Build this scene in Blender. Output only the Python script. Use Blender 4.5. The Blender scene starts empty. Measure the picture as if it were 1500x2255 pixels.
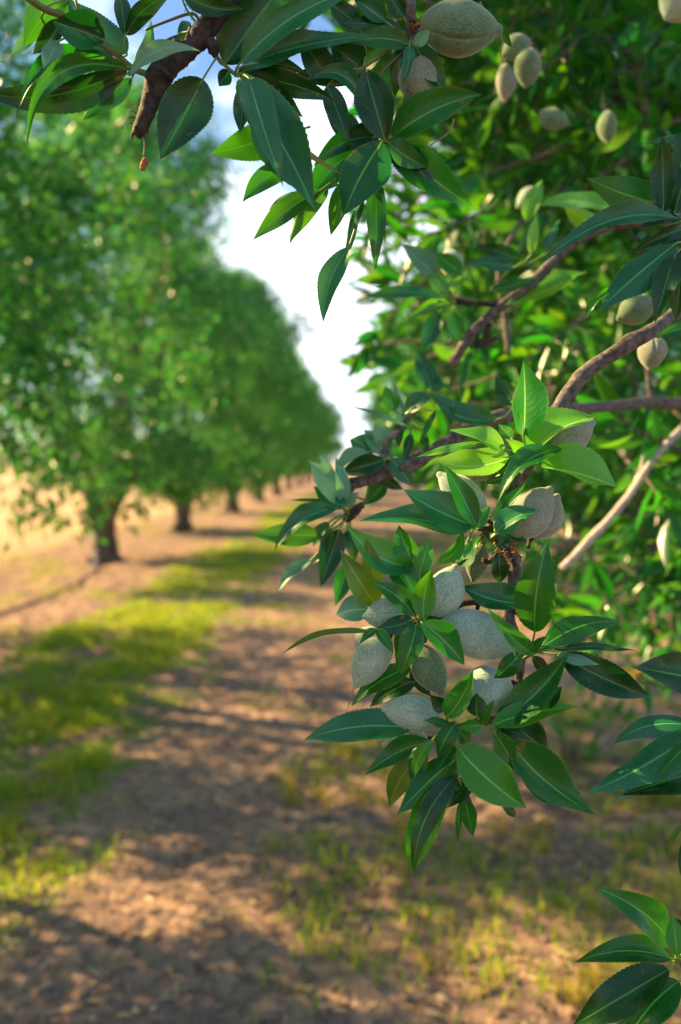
import bpy, math, random
import numpy as np
from mathutils import Vector, Matrix, Quaternion
R = math.radians
rng = np.random.default_rng(7)
random.seed(7)
S = bpy.context.scene
COL = S.collection

# ---------------------------------------------------------------- camera
FPX = 1754.0                       # focal length in photo pixels (28 mm on a 36 mm tall frame)
cam_d = bpy.data.cameras.new('camera'); cam = bpy.data.objects.new('camera', cam_d); COL.objects.link(cam)
cam_d.sensor_fit = 'VERTICAL'; cam_d.sensor_height = 36.0; cam_d.sensor_width = 24.0; cam_d.lens = 28.0
cam_d.clip_start = 0.02; cam_d.clip_end = 3000
cam.location = (0, 0, 1.5); cam.rotation_euler = (R(90-3.49), 0, R(1.37))
cam_d.dof.use_dof = True; cam_d.dof.focus_distance = 0.615; cam_d.dof.aperture_fstop = 3.7
S.camera = cam
CM = Matrix.Translation(cam.location) @ cam.rotation_euler.to_matrix().to_4x4()
CI = CM.inverted()
CL = Vector(cam.location)
def P(px, py, z):                  # point seen at photo pixel (px,py), z metres in front of the lens
    return CM @ Vector(((px-750)/FPX*z, -(py-1127.5)/FPX*z, -z))
CIn = np.array(CI)
def proj(p):                       # (N,3) -> px,py,depth
    q = p @ CIn[:3, :3].T + CIn[:3, 3]
    d = -q[:, 2]; dd = np.where(np.abs(d) < 1e-6, 1e-6, d)
    return 750+q[:, 0]/dd*FPX, 1127.5-q[:, 1]/dd*FPX, d

# ---------------------------------------------------------------- sky and sun
SUN_EL, SUN_AZ = R(33), R(-72)      # azimuth from +Y, negative = left
SUN = Vector((math.cos(SUN_EL)*math.sin(SUN_AZ), math.cos(SUN_EL)*math.cos(SUN_AZ), math.sin(SUN_EL)))
W = bpy.data.worlds.new('World'); S.world = W; W.use_nodes = True
nt = W.node_tree; nt.nodes.clear()
def N(nt, typ, **kw):
    n = nt.nodes.new(typ)
    for k, v in kw.items(): setattr(n, k, v)
    return n
sky = N(nt, 'ShaderNodeTexSky', sky_type='NISHITA', sun_disc=False, sun_elevation=SUN_EL, sun_rotation=SUN_AZ, air_density=1.0, dust_density=0.6, ozone_density=1.5)
tc = N(nt, 'ShaderNodeTexCoord'); mp = N(nt, 'ShaderNodeMapping'); mp.inputs['Scale'].default_value = (1, 1, 2.0); mp.inputs['Location'].default_value = (0.35, 0.1, 0.2)
cn = N(nt, 'ShaderNodeTexNoise'); cn.inputs['Scale'].default_value = 3.2; cn.inputs['Detail'].default_value = 7; cn.inputs['Roughness'].default_value = 0.55
cr = N(nt, 'ShaderNodeMapRange'); cr.inputs['From Min'].default_value = 0.52; cr.inputs['From Max'].default_value = 0.68; cr.inputs['To Min'].default_value = 0.10
sep = N(nt, 'ShaderNodeSeparateXYZ')
# a broad bright cloud bank low over the end of the alley, where the photograph shows one
dotn = N(nt, 'ShaderNodeVectorMath', operation='DOT_PRODUCT')
bank = (P(770, 640, 1.0)-CL).normalized(); dotn.inputs[1].default_value = bank
bk = N(nt, 'ShaderNodeMapRange', interpolation_type='SMOOTHSTEP'); bk.inputs['From Min'].default_value = math.cos(R(17)); bk.inputs['From Max'].default_value = math.cos(R(6)); bk.inputs['To Max'].default_value = 0.24
ad = N(nt, 'ShaderNodeMath', operation='ADD')
mx = N(nt, 'ShaderNodeMix', data_type='RGBA'); mx.inputs[7].default_value = (9.0, 9.6, 10.6, 1)
hs = N(nt, 'ShaderNodeHueSaturation'); hs.inputs['Saturation'].default_value = 1.4; hs.inputs['Value'].default_value = 1.0
bg = N(nt, 'ShaderNodeBackground'); bg.inputs['Strength'].default_value = 0.06
out = N(nt, 'ShaderNodeOutputWorld')
L = nt.links.new
L(tc.outputs['Generated'], mp.inputs['Vector']); L(mp.outputs[0], cn.inputs['Vector'])
L(tc.outputs['Generated'], dotn.inputs[0]); L(dotn.outputs['Value'], bk.inputs['Value'])
L(cn.outputs['Fac'], ad.inputs[0]); L(bk.outputs[0], ad.inputs[1]); L(ad.outputs[0], cr.inputs['Value'])
L(sky.outputs[0], hs.inputs['Color']); L(hs.outputs[0], mx.inputs[6]); L(cr.outputs[0], mx.inputs[0]); L(mx.outputs[2], bg.inputs['Color']); L(bg.outputs[0], out.inputs[0])
sd = bpy.data.lights.new('sun', 'SUN'); sd.energy = 5.0; sd.angle = R(0.5); sd.color = (1.0, 0.69, 0.31)
so = bpy.data.objects.new('sun', sd); so.rotation_euler = SUN.to_track_quat('Z', 'Y').to_euler(); so.location = (0, 0, 30); COL.objects.link(so)
S.view_settings.view_transform = 'Standard'; S.view_settings.look = 'None'; S.view_settings.exposure = 1.75; S.view_settings.gamma = 1.0
S.render.engine = 'CYCLES'
try:
    S.cycles.use_denoising = True; S.cycles.denoiser = 'OPENIMAGEDENOISE'
except Exception: pass
S.cycles.max_bounces = 8; S.cycles.transmission_bounces = 6; S.cycles.diffuse_bounces = 4; S.cycles.glossy_bounces = 3

# ---------------------------------------------------------------- helpers
def tag(o, label=None, cat=None, group=None, kind=None):
    if label: o['label'] = label
    if cat: o['category'] = cat
    if group: o['group'] = group
    if kind: o['kind'] = kind
    return o
def empty(name, loc):
    o = bpy.data.objects.new(name, None); o.location = loc; o.empty_display_size = 0.1; COL.objects.link(o); return o
def mesh_np(name, V, F, mats, uv=None, mi=None, smooth=True):
    """V (n,3), F (m,k) same k or list of arrays"""
    Fs = F if isinstance(F, list) else [F]
    me = bpy.data.meshes.new(name)
    V = np.asarray(V, np.float32)
    me.vertices.add(len(V)); me.vertices.foreach_set('co', V.ravel())
    idx = np.concatenate([f.ravel() for f in Fs]).astype(np.int32)
    tot = np.concatenate([np.full(len(f), f.shape[1], np.int32) for f in Fs])
    st = np.concatenate([[0], np.cumsum(tot)[:-1]]).astype(np.int32)
    me.loops.add(len(idx)); me.loops.foreach_set('vertex_index', idx)
    me.polygons.add(len(tot)); me.polygons.foreach_set('loop_start', st)
    if smooth: me.polygons.foreach_set('use_smooth', np.ones(len(tot), bool))
    if mi is not None: me.polygons.foreach_set('material_index', np.asarray(mi, np.int32))
    if uv is not None:
        l = me.uv_layers.new(name='UVMap'); l.data.foreach_set('uv', np.asarray(uv, np.float32)[idx].ravel())
    me.update(calc_edges=True); me.validate()
    for m in mats: me.materials.append(m)
    return me
def link(name, me, parent=None, loc=None):
    o = bpy.data.objects.new(name, me); COL.objects.link(o)
    if parent is not None:
        o.parent = parent; o.matrix_parent_inverse = Matrix.Identity(4)
    if loc is not None: o.location = loc
    return o
def vnoise(x, y, s, seed=0):
    r = np.random.default_rng(seed).random((256, 256))
    x = x/s+500.3; y = y/s+500.7
    xi = np.floor(x).astype(int); yi = np.floor(y).astype(int); fx = x-xi; fy = y-yi
    fx = fx*fx*(3-2*fx); fy = fy*fy*(3-2*fy)
    g = lambda a, b: r[a % 256, b % 256]
    return (g(xi, yi)*(1-fx)+g(xi+1, yi)*fx)*(1-fy)+(g(xi, yi+1)*(1-fx)+g(xi+1, yi+1)*fx)*fy
def catmull(pts, n):
    p = np.asarray(pts, float); p = np.vstack([2*p[0]-p[1], p, 2*p[-1]-p[-2]])
    o = []
    for i in range(1, len(p)-2):
        t = np.linspace(0, 1, n, endpoint=False)[:, None]
        a, b, c, d = p[i-1], p[i], p[i+1], p[i+2]
        o.append(0.5*((2*b)+(-a+c)*t+(2*a-5*b+4*c-d)*t*t+(-a+3*b-3*c+d)*t**3))
    o.append(p[-2][None]); return np.vstack(o)
def tube_np(pts, rad, n=6, ring=10, bump=0.0, seed=0, knots=0):
    """tube along pts (k,3) with radii; returns V,F"""
    q = catmull(np.column_stack([np.asarray([list(a) for a in pts], float), rad]), n)
    c, r = q[:, :3], np.maximum(q[:, 3], 1e-5)
    g = np.random.default_rng(seed)
    t = np.gradient(c, axis=0); t /= np.linalg.norm(t, axis=1)[:, None]+1e-12
    u = np.cross(t[0], [0.3, 0.2, 1.0]); u /= np.linalg.norm(u)
    U = []
    for k in range(len(c)):
        u = u-t[k]*np.dot(u, t[k]); u /= np.linalg.norm(u)+1e-12; U.append(u)
    U = np.array(U); Wv = np.cross(t, U)
    a = np.linspace(0, 2*math.pi, ring, endpoint=False)
    K = len(c)
    rr = r[:, None]*np.ones((K, ring))
    if bump > 0:
        nz = g.normal(0, 1, (K, ring)); nz = (nz+np.roll(nz, 1, 1)+np.roll(nz, 1, 0))/1.7
        rr *= 1+bump*nz*0.5
        s = g.normal(0, 1, K); s = np.convolve(s, [.25, .5, .25], 'same'); rr *= (1+bump*s*0.6)[:, None]
        for _ in range(knots):
            k = g.integers(2, K-2) if K > 5 else 1; j = g.integers(0, ring)
            kk, jj = np.meshgrid(np.arange(K), np.arange(ring), indexing='ij')
            dj = np.minimum(abs(jj-j), ring-abs(jj-j))
            rr += r[k]*0.55*np.exp(-((kk-k)/1.3)**2-(dj/1.4)**2)
    V = c[:, None]+(U[:, None]*np.cos(a)[None, :, None]+Wv[:, None]*np.sin(a)[None, :, None])*rr[..., None]
    V = V.reshape(-1, 3)
    i = np.arange(K-1)[:, None]*ring; j = np.arange(ring)[None]; j2 = (j+1) % ring
    F = np.stack([i+j, i+j2, i+ring+j2, i+ring+j], -1).reshape(-1, 4)
    V = np.vstack([V, c[0], c[-1]]); n0, n1 = len(V)-2, len(V)-1
    jj = np.arange(ring); j2 = (jj+1) % ring
    T = np.vstack([np.stack([np.full(ring, n0), j2, jj, ], -1), np.stack([np.full(ring, n1), (K-1)*ring+jj, (K-1)*ring+j2], -1)])
    return V, F, T
class MB:
    def __init__(s): s.V = []; s.Q = []; s.T = []; s.n = 0; s.uv = []
    def add(s, V, Q=None, T=None, uv=None):
        V = np.asarray(V)
        if Q is not None and len(Q): s.Q.append(np.asarray(Q)+s.n)
        if T is not None and len(T): s.T.append(np.asarray(T)+s.n)
        s.V.append(V); s.n += len(V); s.uv.append(uv if uv is not None else np.zeros((len(V), 2)))
    def tube(s, pts, rad, **k):
        V, F, T = tube_np(pts, rad, **k); s.add(V, F, T)
    def mesh(s, name, mats, smooth=True):
        F = []
        if s.Q: F.append(np.vstack(s.Q))
        if s.T: F.append(np.vstack(s.T))
        return mesh_np(name, np.vstack(s.V), F, mats, uv=np.vstack(s.uv), smooth=smooth)

# ---------------------------------------------------------------- materials
def mat(name):
    m = bpy.data.materials.new(name); m.use_nodes = True; t = m.node_tree; t.nodes.clear()
    return m, t, t.links.new
def math_n(t, op, a, b=None, c=None):
    n = N(t, 'ShaderNodeMath', operation=op)
    for i, v in enumerate((a, b, c)):
        if v is None: continue
        if hasattr(v, 'type'): t.links.new(v, n.inputs[i])
        else: n.inputs[i].default_value = v
    return n.outputs[0]
def mixc(t, f, a, b):
    n = N(t, 'ShaderNodeMix', data_type='RGBA')
    for i, v in ((0, f), (6, a), (7, b)):
        if hasattr(v, 'type'): t.links.new(v, n.inputs[i])
        elif isinstance(v, tuple): n.inputs[i].default_value = (*v, 1)
        else: n.inputs[i].default_value = v
    return n.outputs[2]
def leaf_mat(name, top, under, vein, trans, rough=0.32, tfac=0.3, veins=True, var=0.25, coat=0.0):
    m, t, l = mat(name)
    geo = N(t, 'ShaderNodeNewGeometry'); tcn = N(t, 'ShaderNodeTexCoord')
    oi = N(t, 'ShaderNodeObjectInfo')
    rnd = math_n(t, 'FRACT', math_n(t, 'ADD', geo.outputs['Random Per Island'], oi.outputs['Random']))
    base = mixc(t, geo.outputs['Backfacing'], top, under)
    nz = N(t, 'ShaderNodeTexNoise'); nz.inputs['Scale'].default_value = 60 if veins else 3; nz.inputs['Detail'].default_value = 4
    l(tcn.outputs['Object'], nz.inputs['Vector'])
    b = N(t, 'ShaderNodeHueSaturation')
    l(base, b.inputs['Color'])
    hue = math_n(t, 'MULTIPLY_ADD', rnd, -0.035 if veins else -0.07, 0.515 if veins else 0.53); l(hue, b.inputs['Hue'])
    val = math_n(t, 'ADD', math_n(t, 'MULTIPLY_ADD', rnd, var*2, 1-var), math_n(t, 'MULTIPLY_ADD', nz.outputs['Fac'], 0.5, -0.25)); l(val, b.inputs['Value'])
    col = b.outputs[0]
    pr = N(t, 'ShaderNodeBsdfPrincipled'); pr.inputs['Roughness'].default_value = rough; pr.inputs['Specular IOR Level'].default_value = 0.5
    pr.inputs['Coat Weight'].default_value = coat; pr.inputs['Coat Roughness'].default_value = 0.3
    if veins:
        uvn = N(t, 'ShaderNodeUVMap'); sp = N(t, 'ShaderNodeSeparateXYZ'); l(uvn.outputs[0], sp.inputs[0])
        u = math_n(t, 'ABSOLUTE', math_n(t, 'SUBTRACT', sp.outputs[0], 0.5)); v = sp.outputs[1]
        mid = N(t, 'ShaderNodeMapRange', interpolation_type='SMOOTHSTEP'); l(u, mid.inputs[0]); mid.inputs[1].default_value = 0.012; mid.inputs[2].default_value = 0.032; mid.inputs[3].default_value = 1; mid.inputs[4].default_value = 0
        nv_ = N(t, 'ShaderNodeTexNoise'); nv_.inputs['Scale'].default_value = 5; l(uvn.outputs[0], nv_.inputs['Vector'])
        ph = math_n(t, 'SUBTRACT', math_n(t, 'MULTIPLY_ADD', v, 10.0, math_n(t, 'MULTIPLY', nv_.outputs['Fac'], 1.6)), math_n(t, 'MULTIPLY', math_n(t, 'POWER', u, 0.8), 4.2))
        fr = math_n(t, 'ABSOLUTE', math_n(t, 'SUBTRACT', math_n(t, 'FRACT', ph), 0.5))
        sv = N(t, 'ShaderNodeMapRange', interpolation_type='SMOOTHSTEP'); l(fr, sv.inputs[0]); sv.inputs[1].default_value = 0.0; sv.inputs[2].default_value = 0.09; sv.inputs[3].default_value = 1; sv.inputs[4].default_value = 0
        edge = N(t, 'ShaderNodeMapRange'); l(u, edge.inputs[0]); edge.inputs[1].default_value = 0.462; edge.inputs[2].default_value = 0.5
        f = math_n(t, 'MAXIMUM', math_n(t, 'MULTIPLY', mid.outputs[0], 0.95), math_n(t, 'MULTIPLY', sv.outputs[0], 0.10))
        f = math_n(t, 'MAXIMUM', f, math_n(t, 'MULTIPLY', edge.outputs[0], 0.35))
        col = mixc(t, f, col, vein)
        # small insect nicks and pale specks
        vo = N(t, 'ShaderNodeTexNoise'); vo.inputs['Scale'].default_value = 210; vo.inputs['Detail'].default_value = 2; l(tcn.outputs['Object'], vo.inputs['Vector'])
        sk = N(t, 'ShaderNodeMapRange'); l(vo.outputs['Fac'], sk.inputs[0]); sk.inputs[1].default_value = 0.71; sk.inputs[2].default_value = 0.76; sk.inputs[4].default_value = 0.5
        col = mixc(t, sk.outputs[0], col, (0.25, 0.28, 0.12))
        # browned, nibbled stretches of margin
        e2 = N(t, 'ShaderNodeMapRange'); l(u, e2.inputs[0]); e2.inputs[1].default_value = 0.40; e2.inputs[2].default_value = 0.5
        bn = N(t, 'ShaderNodeTexNoise'); bn.inputs['Scale'].default_value = 38; bn.inputs['Detail'].default_value = 3; l(tcn.outputs['Object'], bn.inputs['Vector'])
        bm_ = N(t, 'ShaderNodeMapRange'); l(math_n(t, 'MULTIPLY_ADD', e2.outputs[0], 0.16, bn.outputs['Fac']), bm_.inputs[0]); bm_.inputs[1].default_value = 0.71; bm_.inputs[2].default_value = 0.75; bm_.inputs[4].default_value = 0.8
        col = mixc(t, bm_.outputs[0], col, (0.20, 0.12, 0.03))
        h = math_n(t, 'ADD', math_n(t, 'ADD', math_n(t, 'MULTIPLY', mid.outputs[0], -0.7), math_n(t, 'MULTIPLY', sv.outputs[0], -0.35)), math_n(t, 'MULTIPLY', nz.outputs['Fac'], 1.2))
        bp = N(t, 'ShaderNodeBump'); bp.inputs['Strength'].default_value = 0.22; bp.inputs['Distance'].default_value = 0.0007; l(h, bp.inputs['Height']); l(bp.outputs[0], pr.inputs['Normal'])
        rg = math_n(t, 'MULTIPLY_ADD', nz.outputs['Fac'], 0.3, rough-0.15); l(rg, pr.inputs['Roughness'])
    l(col, pr.inputs['Base Color'])
    tr = N(t, 'ShaderNodeBsdfTranslucent')
    tcx = N(t, 'ShaderNodeHueSaturation'); tcx.inputs['Color'].default_value = (*trans, 1); l(hue, tcx.inputs['Hue']); l(tcx.outputs[0], tr.inputs['Color'])
    ms = N(t, 'ShaderNodeMixShader'); ms.inputs[0].default_value = tfac
    l(pr.outputs[0], ms.inputs[1]); l(tr.outputs[0], ms.inputs[2])
    o = N(t, 'ShaderNodeOutputMaterial'); l(ms.outputs[0], o.inputs[0]); return m
M = {}
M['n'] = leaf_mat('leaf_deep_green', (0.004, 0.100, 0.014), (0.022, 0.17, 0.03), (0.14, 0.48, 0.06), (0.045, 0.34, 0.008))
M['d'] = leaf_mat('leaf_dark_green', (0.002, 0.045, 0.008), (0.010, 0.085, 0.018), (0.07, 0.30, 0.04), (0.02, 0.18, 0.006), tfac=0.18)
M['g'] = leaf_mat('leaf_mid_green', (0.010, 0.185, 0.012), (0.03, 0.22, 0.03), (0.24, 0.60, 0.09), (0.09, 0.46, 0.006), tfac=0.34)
M['b'] = leaf_mat('leaf_fresh_sunlit', (0.13, 0.46, 0.03), (0.14, 0.44, 0.05), (0.45, 0.78, 0.15), (0.34, 0.80, 0.02), tfac=0.34, rough=0.24, coat=0.4)  # fresh green, brightened to paint sunlight on the lit leaves
M['o'] = leaf_mat('leaf_olive', (0.055, 0.15, 0.008), (0.10, 0.21, 0.03), (0.3, 0.42, 0.07), (0.12, 0.24, 0.008), tfac=0.25)
M['y'] = leaf_mat('leaf_yellowed', (0.20, 0.17, 0.02), (0.24, 0.22, 0.05), (0.40, 0.42, 0.08), (0.5, 0.42, 0.03), tfac=0.3)
M['t'] = leaf_mat('leaf_green_sky_sheen', (0.006, 0.130, 0.042), (0.02, 0.18, 0.07), (0.12, 0.46, 0.13), (0.04, 0.30, 0.03), tfac=0.2, rough=0.40, coat=0.3)  # bluish sky sheen put into the leaf colour
M['p'] = leaf_mat('leaf_pale_underside', (0.14, 0.34, 0.22), (0.17, 0.40, 0.26), (0.30, 0.55, 0.33), (0.15, 0.45, 0.12), tfac=0.25, rough=0.42)
M['crown'] = leaf_mat('crown_leaf', (0.006, 0.105, 0.018), (0.025, 0.16, 0.05), (0.12, 0.36, 0.06), (0.10, 0.50, 0.012), tfac=0.34, veins=False, var=0.65, rough=0.30)
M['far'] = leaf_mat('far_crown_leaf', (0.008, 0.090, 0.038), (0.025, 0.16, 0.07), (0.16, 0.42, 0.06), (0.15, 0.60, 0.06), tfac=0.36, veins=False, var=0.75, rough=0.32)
def bark_mat(name, c1, c2, sc=60, dist=0.004):
    m, t, l = mat(name); tcn = N(t, 'ShaderNodeTexCoord')
    n1 = N(t, 'ShaderNodeTexNoise'); n1.inputs['Scale'].default_value = sc; n1.inputs['Detail'].default_value = 8; n1.inputs['Roughness'].default_value = 0.65
    vo = N(t, 'ShaderNodeTexVoronoi'); vo.inputs['Scale'].default_value = sc*1.6
    l(tcn.outputs['Object'], n1.inputs['Vector']); l(tcn.outputs['Object'], vo.inputs['Vector'])
    rp = N(t, 'ShaderNodeMapRange'); l(n1.outputs['Fac'], rp.inputs[0]); rp.inputs[1].default_value = 0.38; rp.inputs[2].default_value = 0.66
    col = mixc(t, rp.outputs[0], c1, c2)
    h = math_n(t, 'ADD', n1.outputs['Fac'], math_n(t, 'MULTIPLY', vo.outputs['Distance'], 0.4))
    bp = N(t, 'ShaderNodeBump'); bp.inputs['Strength'].default_value = 0.9; bp.inputs['Distance'].default_value = dist; l(h, bp.inputs['Height'])
    pr = N(t, 'ShaderNodeBsdfPrincipled'); pr.inputs['Roughness'].default_value = 0.8; l(col, pr.inputs['Base Color']); l(bp.outputs[0], pr.inputs['Normal'])
    o = N(t, 'ShaderNodeOutputMaterial'); l(pr.outputs[0], o.inputs[0]); return m
M['bark'] = bark_mat('twig_bark', (0.04, 0.032, 0.031), (0.20, 0.165, 0.155), 140, 0.0012)
M['barkdark'] = bark_mat('dark_twig_bark', (0.012, 0.007, 0.006), (0.075, 0.05, 0.042), 160, 0.0012)
M['barksunlit'] = bark_mat('sunlit_pale_twig_bark', (0.34, 0.29, 0.27), (0.58, 0.53, 0.50), 90, 0.001)  # pale bark, lightened further to carry full sunlight
M['trunk'] = bark_mat('trunk_bark', (0.05, 0.035, 0.03), (0.19, 0.14, 0.115), 9, 0.03)
def plain(name, c, rough=0.6, c2=None, sc=200):
    m, t, l = mat(name); pr = N(t, 'ShaderNodeBsdfPrincipled'); pr.inputs['Roughness'].default_value = rough
    tcn = N(t, 'ShaderNodeTexCoord'); n1 = N(t, 'ShaderNodeTexNoise'); n1.inputs['Scale'].default_value = sc; l(tcn.outputs['Object'], n1.inputs['Vector'])
    l(mixc(t, n1.outputs['Fac'], c, c2 or tuple(x*0.6 for x in c)), pr.inputs['Base Color'])
    o = N(t, 'ShaderNodeOutputMaterial'); l(pr.outputs[0], o.inputs[0]); return m
M['stalk'] = plain('green_leaf_stalk', (0.20, 0.36, 0.06), 0.45, (0.10, 0.22, 0.03))
M['stem'] = plain('young_green_stem', (0.10, 0.17, 0.03), 0.45, (0.13, 0.09, 0.03), 60)
M['calyx'] = plain('dried_calyx', (0.50, 0.20, 0.05), 0.8, (0.16, 0.06, 0.02))
M['thread'] = plain('dried_style', (0.42, 0.30, 0.18), 0.7)
def fruit_mat(name, a, b, fuzz=(0.9, 0.95, 0.9)):
    m, t, l = mat(name); tcn = N(t, 'ShaderNodeTexCoord')
    n1 = N(t, 'ShaderNodeTexNoise'); n1.inputs['Scale'].default_value = 950; n1.inputs['Detail'].default_value = 3; n1.inputs['Roughness'].default_value = 0.7
    mpn = N(t, 'ShaderNodeMapping'); mpn.inputs['Scale'].default_value = (0.45, 1, 1); l(tcn.outputs['Object'], mpn.inputs['Vector']); l(mpn.outputs[0], n1.inputs['Vector'])
    n2 = N(t, 'ShaderNodeTexNoise'); n2.inputs['Scale'].default_value = 55; n2.inputs['Detail'].default_value = 3; l(tcn.outputs['Object'], n2.inputs['Vector'])
    s = math_n(t, 'ADD', math_n(t, 'MULTIPLY', n1.outputs['Fac'], 0.75), math_n(t, 'MULTIPLY', n2.outputs['Fac'], 0.35))
    rp = N(t, 'ShaderNodeMapRange', interpolation_type='SMOOTHSTEP'); l(s, rp.inputs[0]); rp.inputs[1].default_value = 0.30; rp.inputs[2].default_value = 0.77
    col = mixc(t, rp.outputs[0], a, b)
    bp = N(t, 'ShaderNodeBump'); bp.inputs['Strength'].default_value = 0.4; bp.inputs['Distance'].default_value = 0.0005; l(n1.outputs['Fac'], bp.inputs['Height'])
    pr = N(t, 'ShaderNodeBsdfPrincipled'); pr.inputs['Roughness'].default_value = 0.95; pr.inputs['Specular IOR Level'].default_value = 0.15
    pr.inputs['Sheen Weight'].default_value = 0.85; pr.inputs['Sheen Roughness'].default_value = 0.35; pr.inputs['Sheen Tint'].default_value = (*fuzz, 1)
    l(col, pr.inputs['Base Color']); l(bp.outputs[0], pr.inputs['Normal'])
    o = N(t, 'ShaderNodeOutputMaterial'); l(pr.outputs[0], o.inputs[0]); return m
M['f_pale'] = fruit_mat('almond_hull_pale', (0.16, 0.25, 0.16), (0.49, 0.60, 0.49))
M['f_green_shade'] = fruit_mat('almond_hull_green_shaded', (0.05, 0.10, 0.045), (0.21, 0.30, 0.18))  # hull green, darkened to stand for deep shade at upper right
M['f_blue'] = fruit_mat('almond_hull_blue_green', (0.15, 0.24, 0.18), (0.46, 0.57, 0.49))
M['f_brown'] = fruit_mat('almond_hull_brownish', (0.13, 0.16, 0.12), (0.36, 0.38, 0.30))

# ---------------------------------------------------------------- ground
def axis(lo, hi, step, far):
    a = list(np.arange(lo, hi, step)); x = a[-1]; s = step
    while x < far: s *= 1.25; x += s; a.append(x)
    x = a[0]; s = step
    while x > -far: s *= 1.25; x -= s; a.insert(0, x)
    return np.array(a)
gx = axis(-7, 5, 0.05, 900); gy = axis(-1, 16, 0.05, 1200)
def ground_z(x, y):
    fade = np.clip(1.4-np.hypot(x, y)/40, 0.15, 1)
    z = (vnoise(x, y, 0.9, 1)-.5)*0.05+(vnoise(x, y, 0.28, 2)-.5)*0.035+(vnoise(x, y, 0.09, 3)-.5)*0.022
    z += np.where(np.hypot(x, y) < 60, 0, 0)
    return z*fade
GX, GY = np.meshgrid(gx, gy); GZ = ground_z(GX, GY)
nx, ny = len(gx), len(gy)
V = np.stack([GX, GY, GZ], -1).reshape(-1, 3)
i = np.arange(ny-1)[:, None]*nx+np.arange(nx-1)[None]
F = np.stack([i, i+1, i+nx+1, i+nx], -1).reshape(-1, 4)
m, t, l = mat('orchard_soil'); M['soil'] = m
tcn = N(t, 'ShaderNodeTexCoord'); sp = N(t, 'ShaderNodeSeparateXYZ'); l(tcn.outputs['Object'], sp.inputs[0])
def nz(sc, det=5, rgh=0.6):
    n = N(t, 'ShaderNodeTexNoise'); n.inputs['Scale'].default_value = sc; n.inputs['Detail'].default_value = det; n.inputs['Roughness'].default_value = rgh
    l(tcn.outputs['Object'], n.inputs['Vector']); return n.outputs['Fac']
def rmp(v, a, b, lo=0.0, hi=1.0):
    n = N(t, 'ShaderNodeMapRange', interpolation_type='SMOOTHSTEP'); l(v, n.inputs[0]); n.inputs[1].default_value = a; n.inputs[2].default_value = b; n.inputs[3].default_value = lo; n.inputs[4].default_value = hi; return n.outputs[0]
c = mixc(t, rmp(nz(2.2), 0.35, 0.65), (0.27, 0.18, 0.150), (0.46, 0.295, 0.20))
c = mixc(t, rmp(nz(16, 6), 0.44, 0.60, 0, 0.75), c, (0.17, 0.115, 0.10))
c = mixc(t, rmp(nz(60, 3), 0.60, 0.68, 0, 0.7), c, (0.56, 0.40, 0.24))
xw = math_n(t, 'ADD', sp.outputs[0], math_n(t, 'MULTIPLY_ADD', nz(0.6, 3), 1.0, -0.5))
gr = math_n(t, 'MULTIPLY', rmp(xw, -2.75, -2.45), rmp(xw, -1.25, -1.0, 1, 0))
gr = math_n(t, 'MULTIPLY', gr, rmp(nz(3.0, 4), 0.43, 0.58))
c = mixc(t, math_n(t, 'MULTIPLY', gr, 0.9), c, (0.15, 0.22, 0.03))
gp = rmp(nz(1.4, 5), 0.58, 0.68, 0, 0.6)
c = mixc(t, gp, c, (0.16, 0.17, 0.05))
dry = rmp(sp.outputs[0], -5.2, -6.2); c = mixc(t, math_n(t, 'MULTIPLY', dry, 0.8), c, (0.60, 0.40, 0.22))
h = math_n(t, 'ADD', nz(35, 6), math_n(t, 'MULTIPLY', nz(9, 4), 1.0))
bp = N(t, 'ShaderNodeBump'); bp.inputs['Strength'].default_value = 0.8; bp.inputs['Distance'].default_value = 0.03; l(h, bp.inputs['Height'])
pr = N(t, 'ShaderNodeBsdfPrincipled'); pr.inputs['Roughness'].default_value = 0.95; pr.inputs['Specular IOR Level'].default_value = 0.1
l(c, pr.inputs['Base Color']); l(bp.outputs[0], pr.inputs['Normal'])
o = N(t, 'ShaderNodeOutputMaterial'); l(pr.outputs[0], o.inputs[0])
g = link('ground', mesh_np('ground', V, F, [M['soil']])); tag(g, kind='structure')

# grass blades (stuff)
m, t, l = mat('grass_blade'); M['grass'] = m
geo = N(t, 'ShaderNodeNewGeometry'); rnd = geo.outputs['Random Per Island']
c = mixc(t, rnd, (0.07, 0.22, 0.015), (0.34, 0.38, 0.04))
di = N(t, 'ShaderNodeBsdfPrincipled'); di.inputs['Roughness'].default_value = 0.5; l(c, di.inputs['Base Color'])
tr = N(t, 'ShaderNodeBsdfTranslucent'); l(mixc(t, rnd, (0.34, 0.62, 0.02), (0.75, 0.68, 0.06)), tr.inputs['Color'])
ms = N(t, 'ShaderNodeMixShader'); ms.inputs[0].default_value = 0.4; l(di.outputs[0], ms.inputs[1]); l(tr.outputs[0], ms.inputs[2])
o = N(t, 'ShaderNodeOutputMaterial'); l(ms.outputs[0], o.inputs[0])
def blades(x, y, hmin, hmax, w):
    n = len(x); z = ground_z(x, y)-0.004
    a = rng.uniform(0, 2*math.pi, n); h = rng.uniform(hmin, hmax, n); la = rng.uniform(0, 2*math.pi, n); ln = rng.uniform(0.1, 0.7, n)*h
    ww = w*rng.uniform(.6, 1.3, n)
    b = np.stack([x, y, z], -1); s = np.stack([np.cos(a)*ww, np.sin(a)*ww, np.zeros(n)], -1)
    le = np.stack([np.cos(la)*ln, np.sin(la)*ln, h], -1)
    mid = b+le*np.array([0.35, 0.35, 0.6])
    return np.stack([b-s, b+s, mid+s*.8, mid-s*.8, b+le], 1).reshape(-1, 3), n
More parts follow.
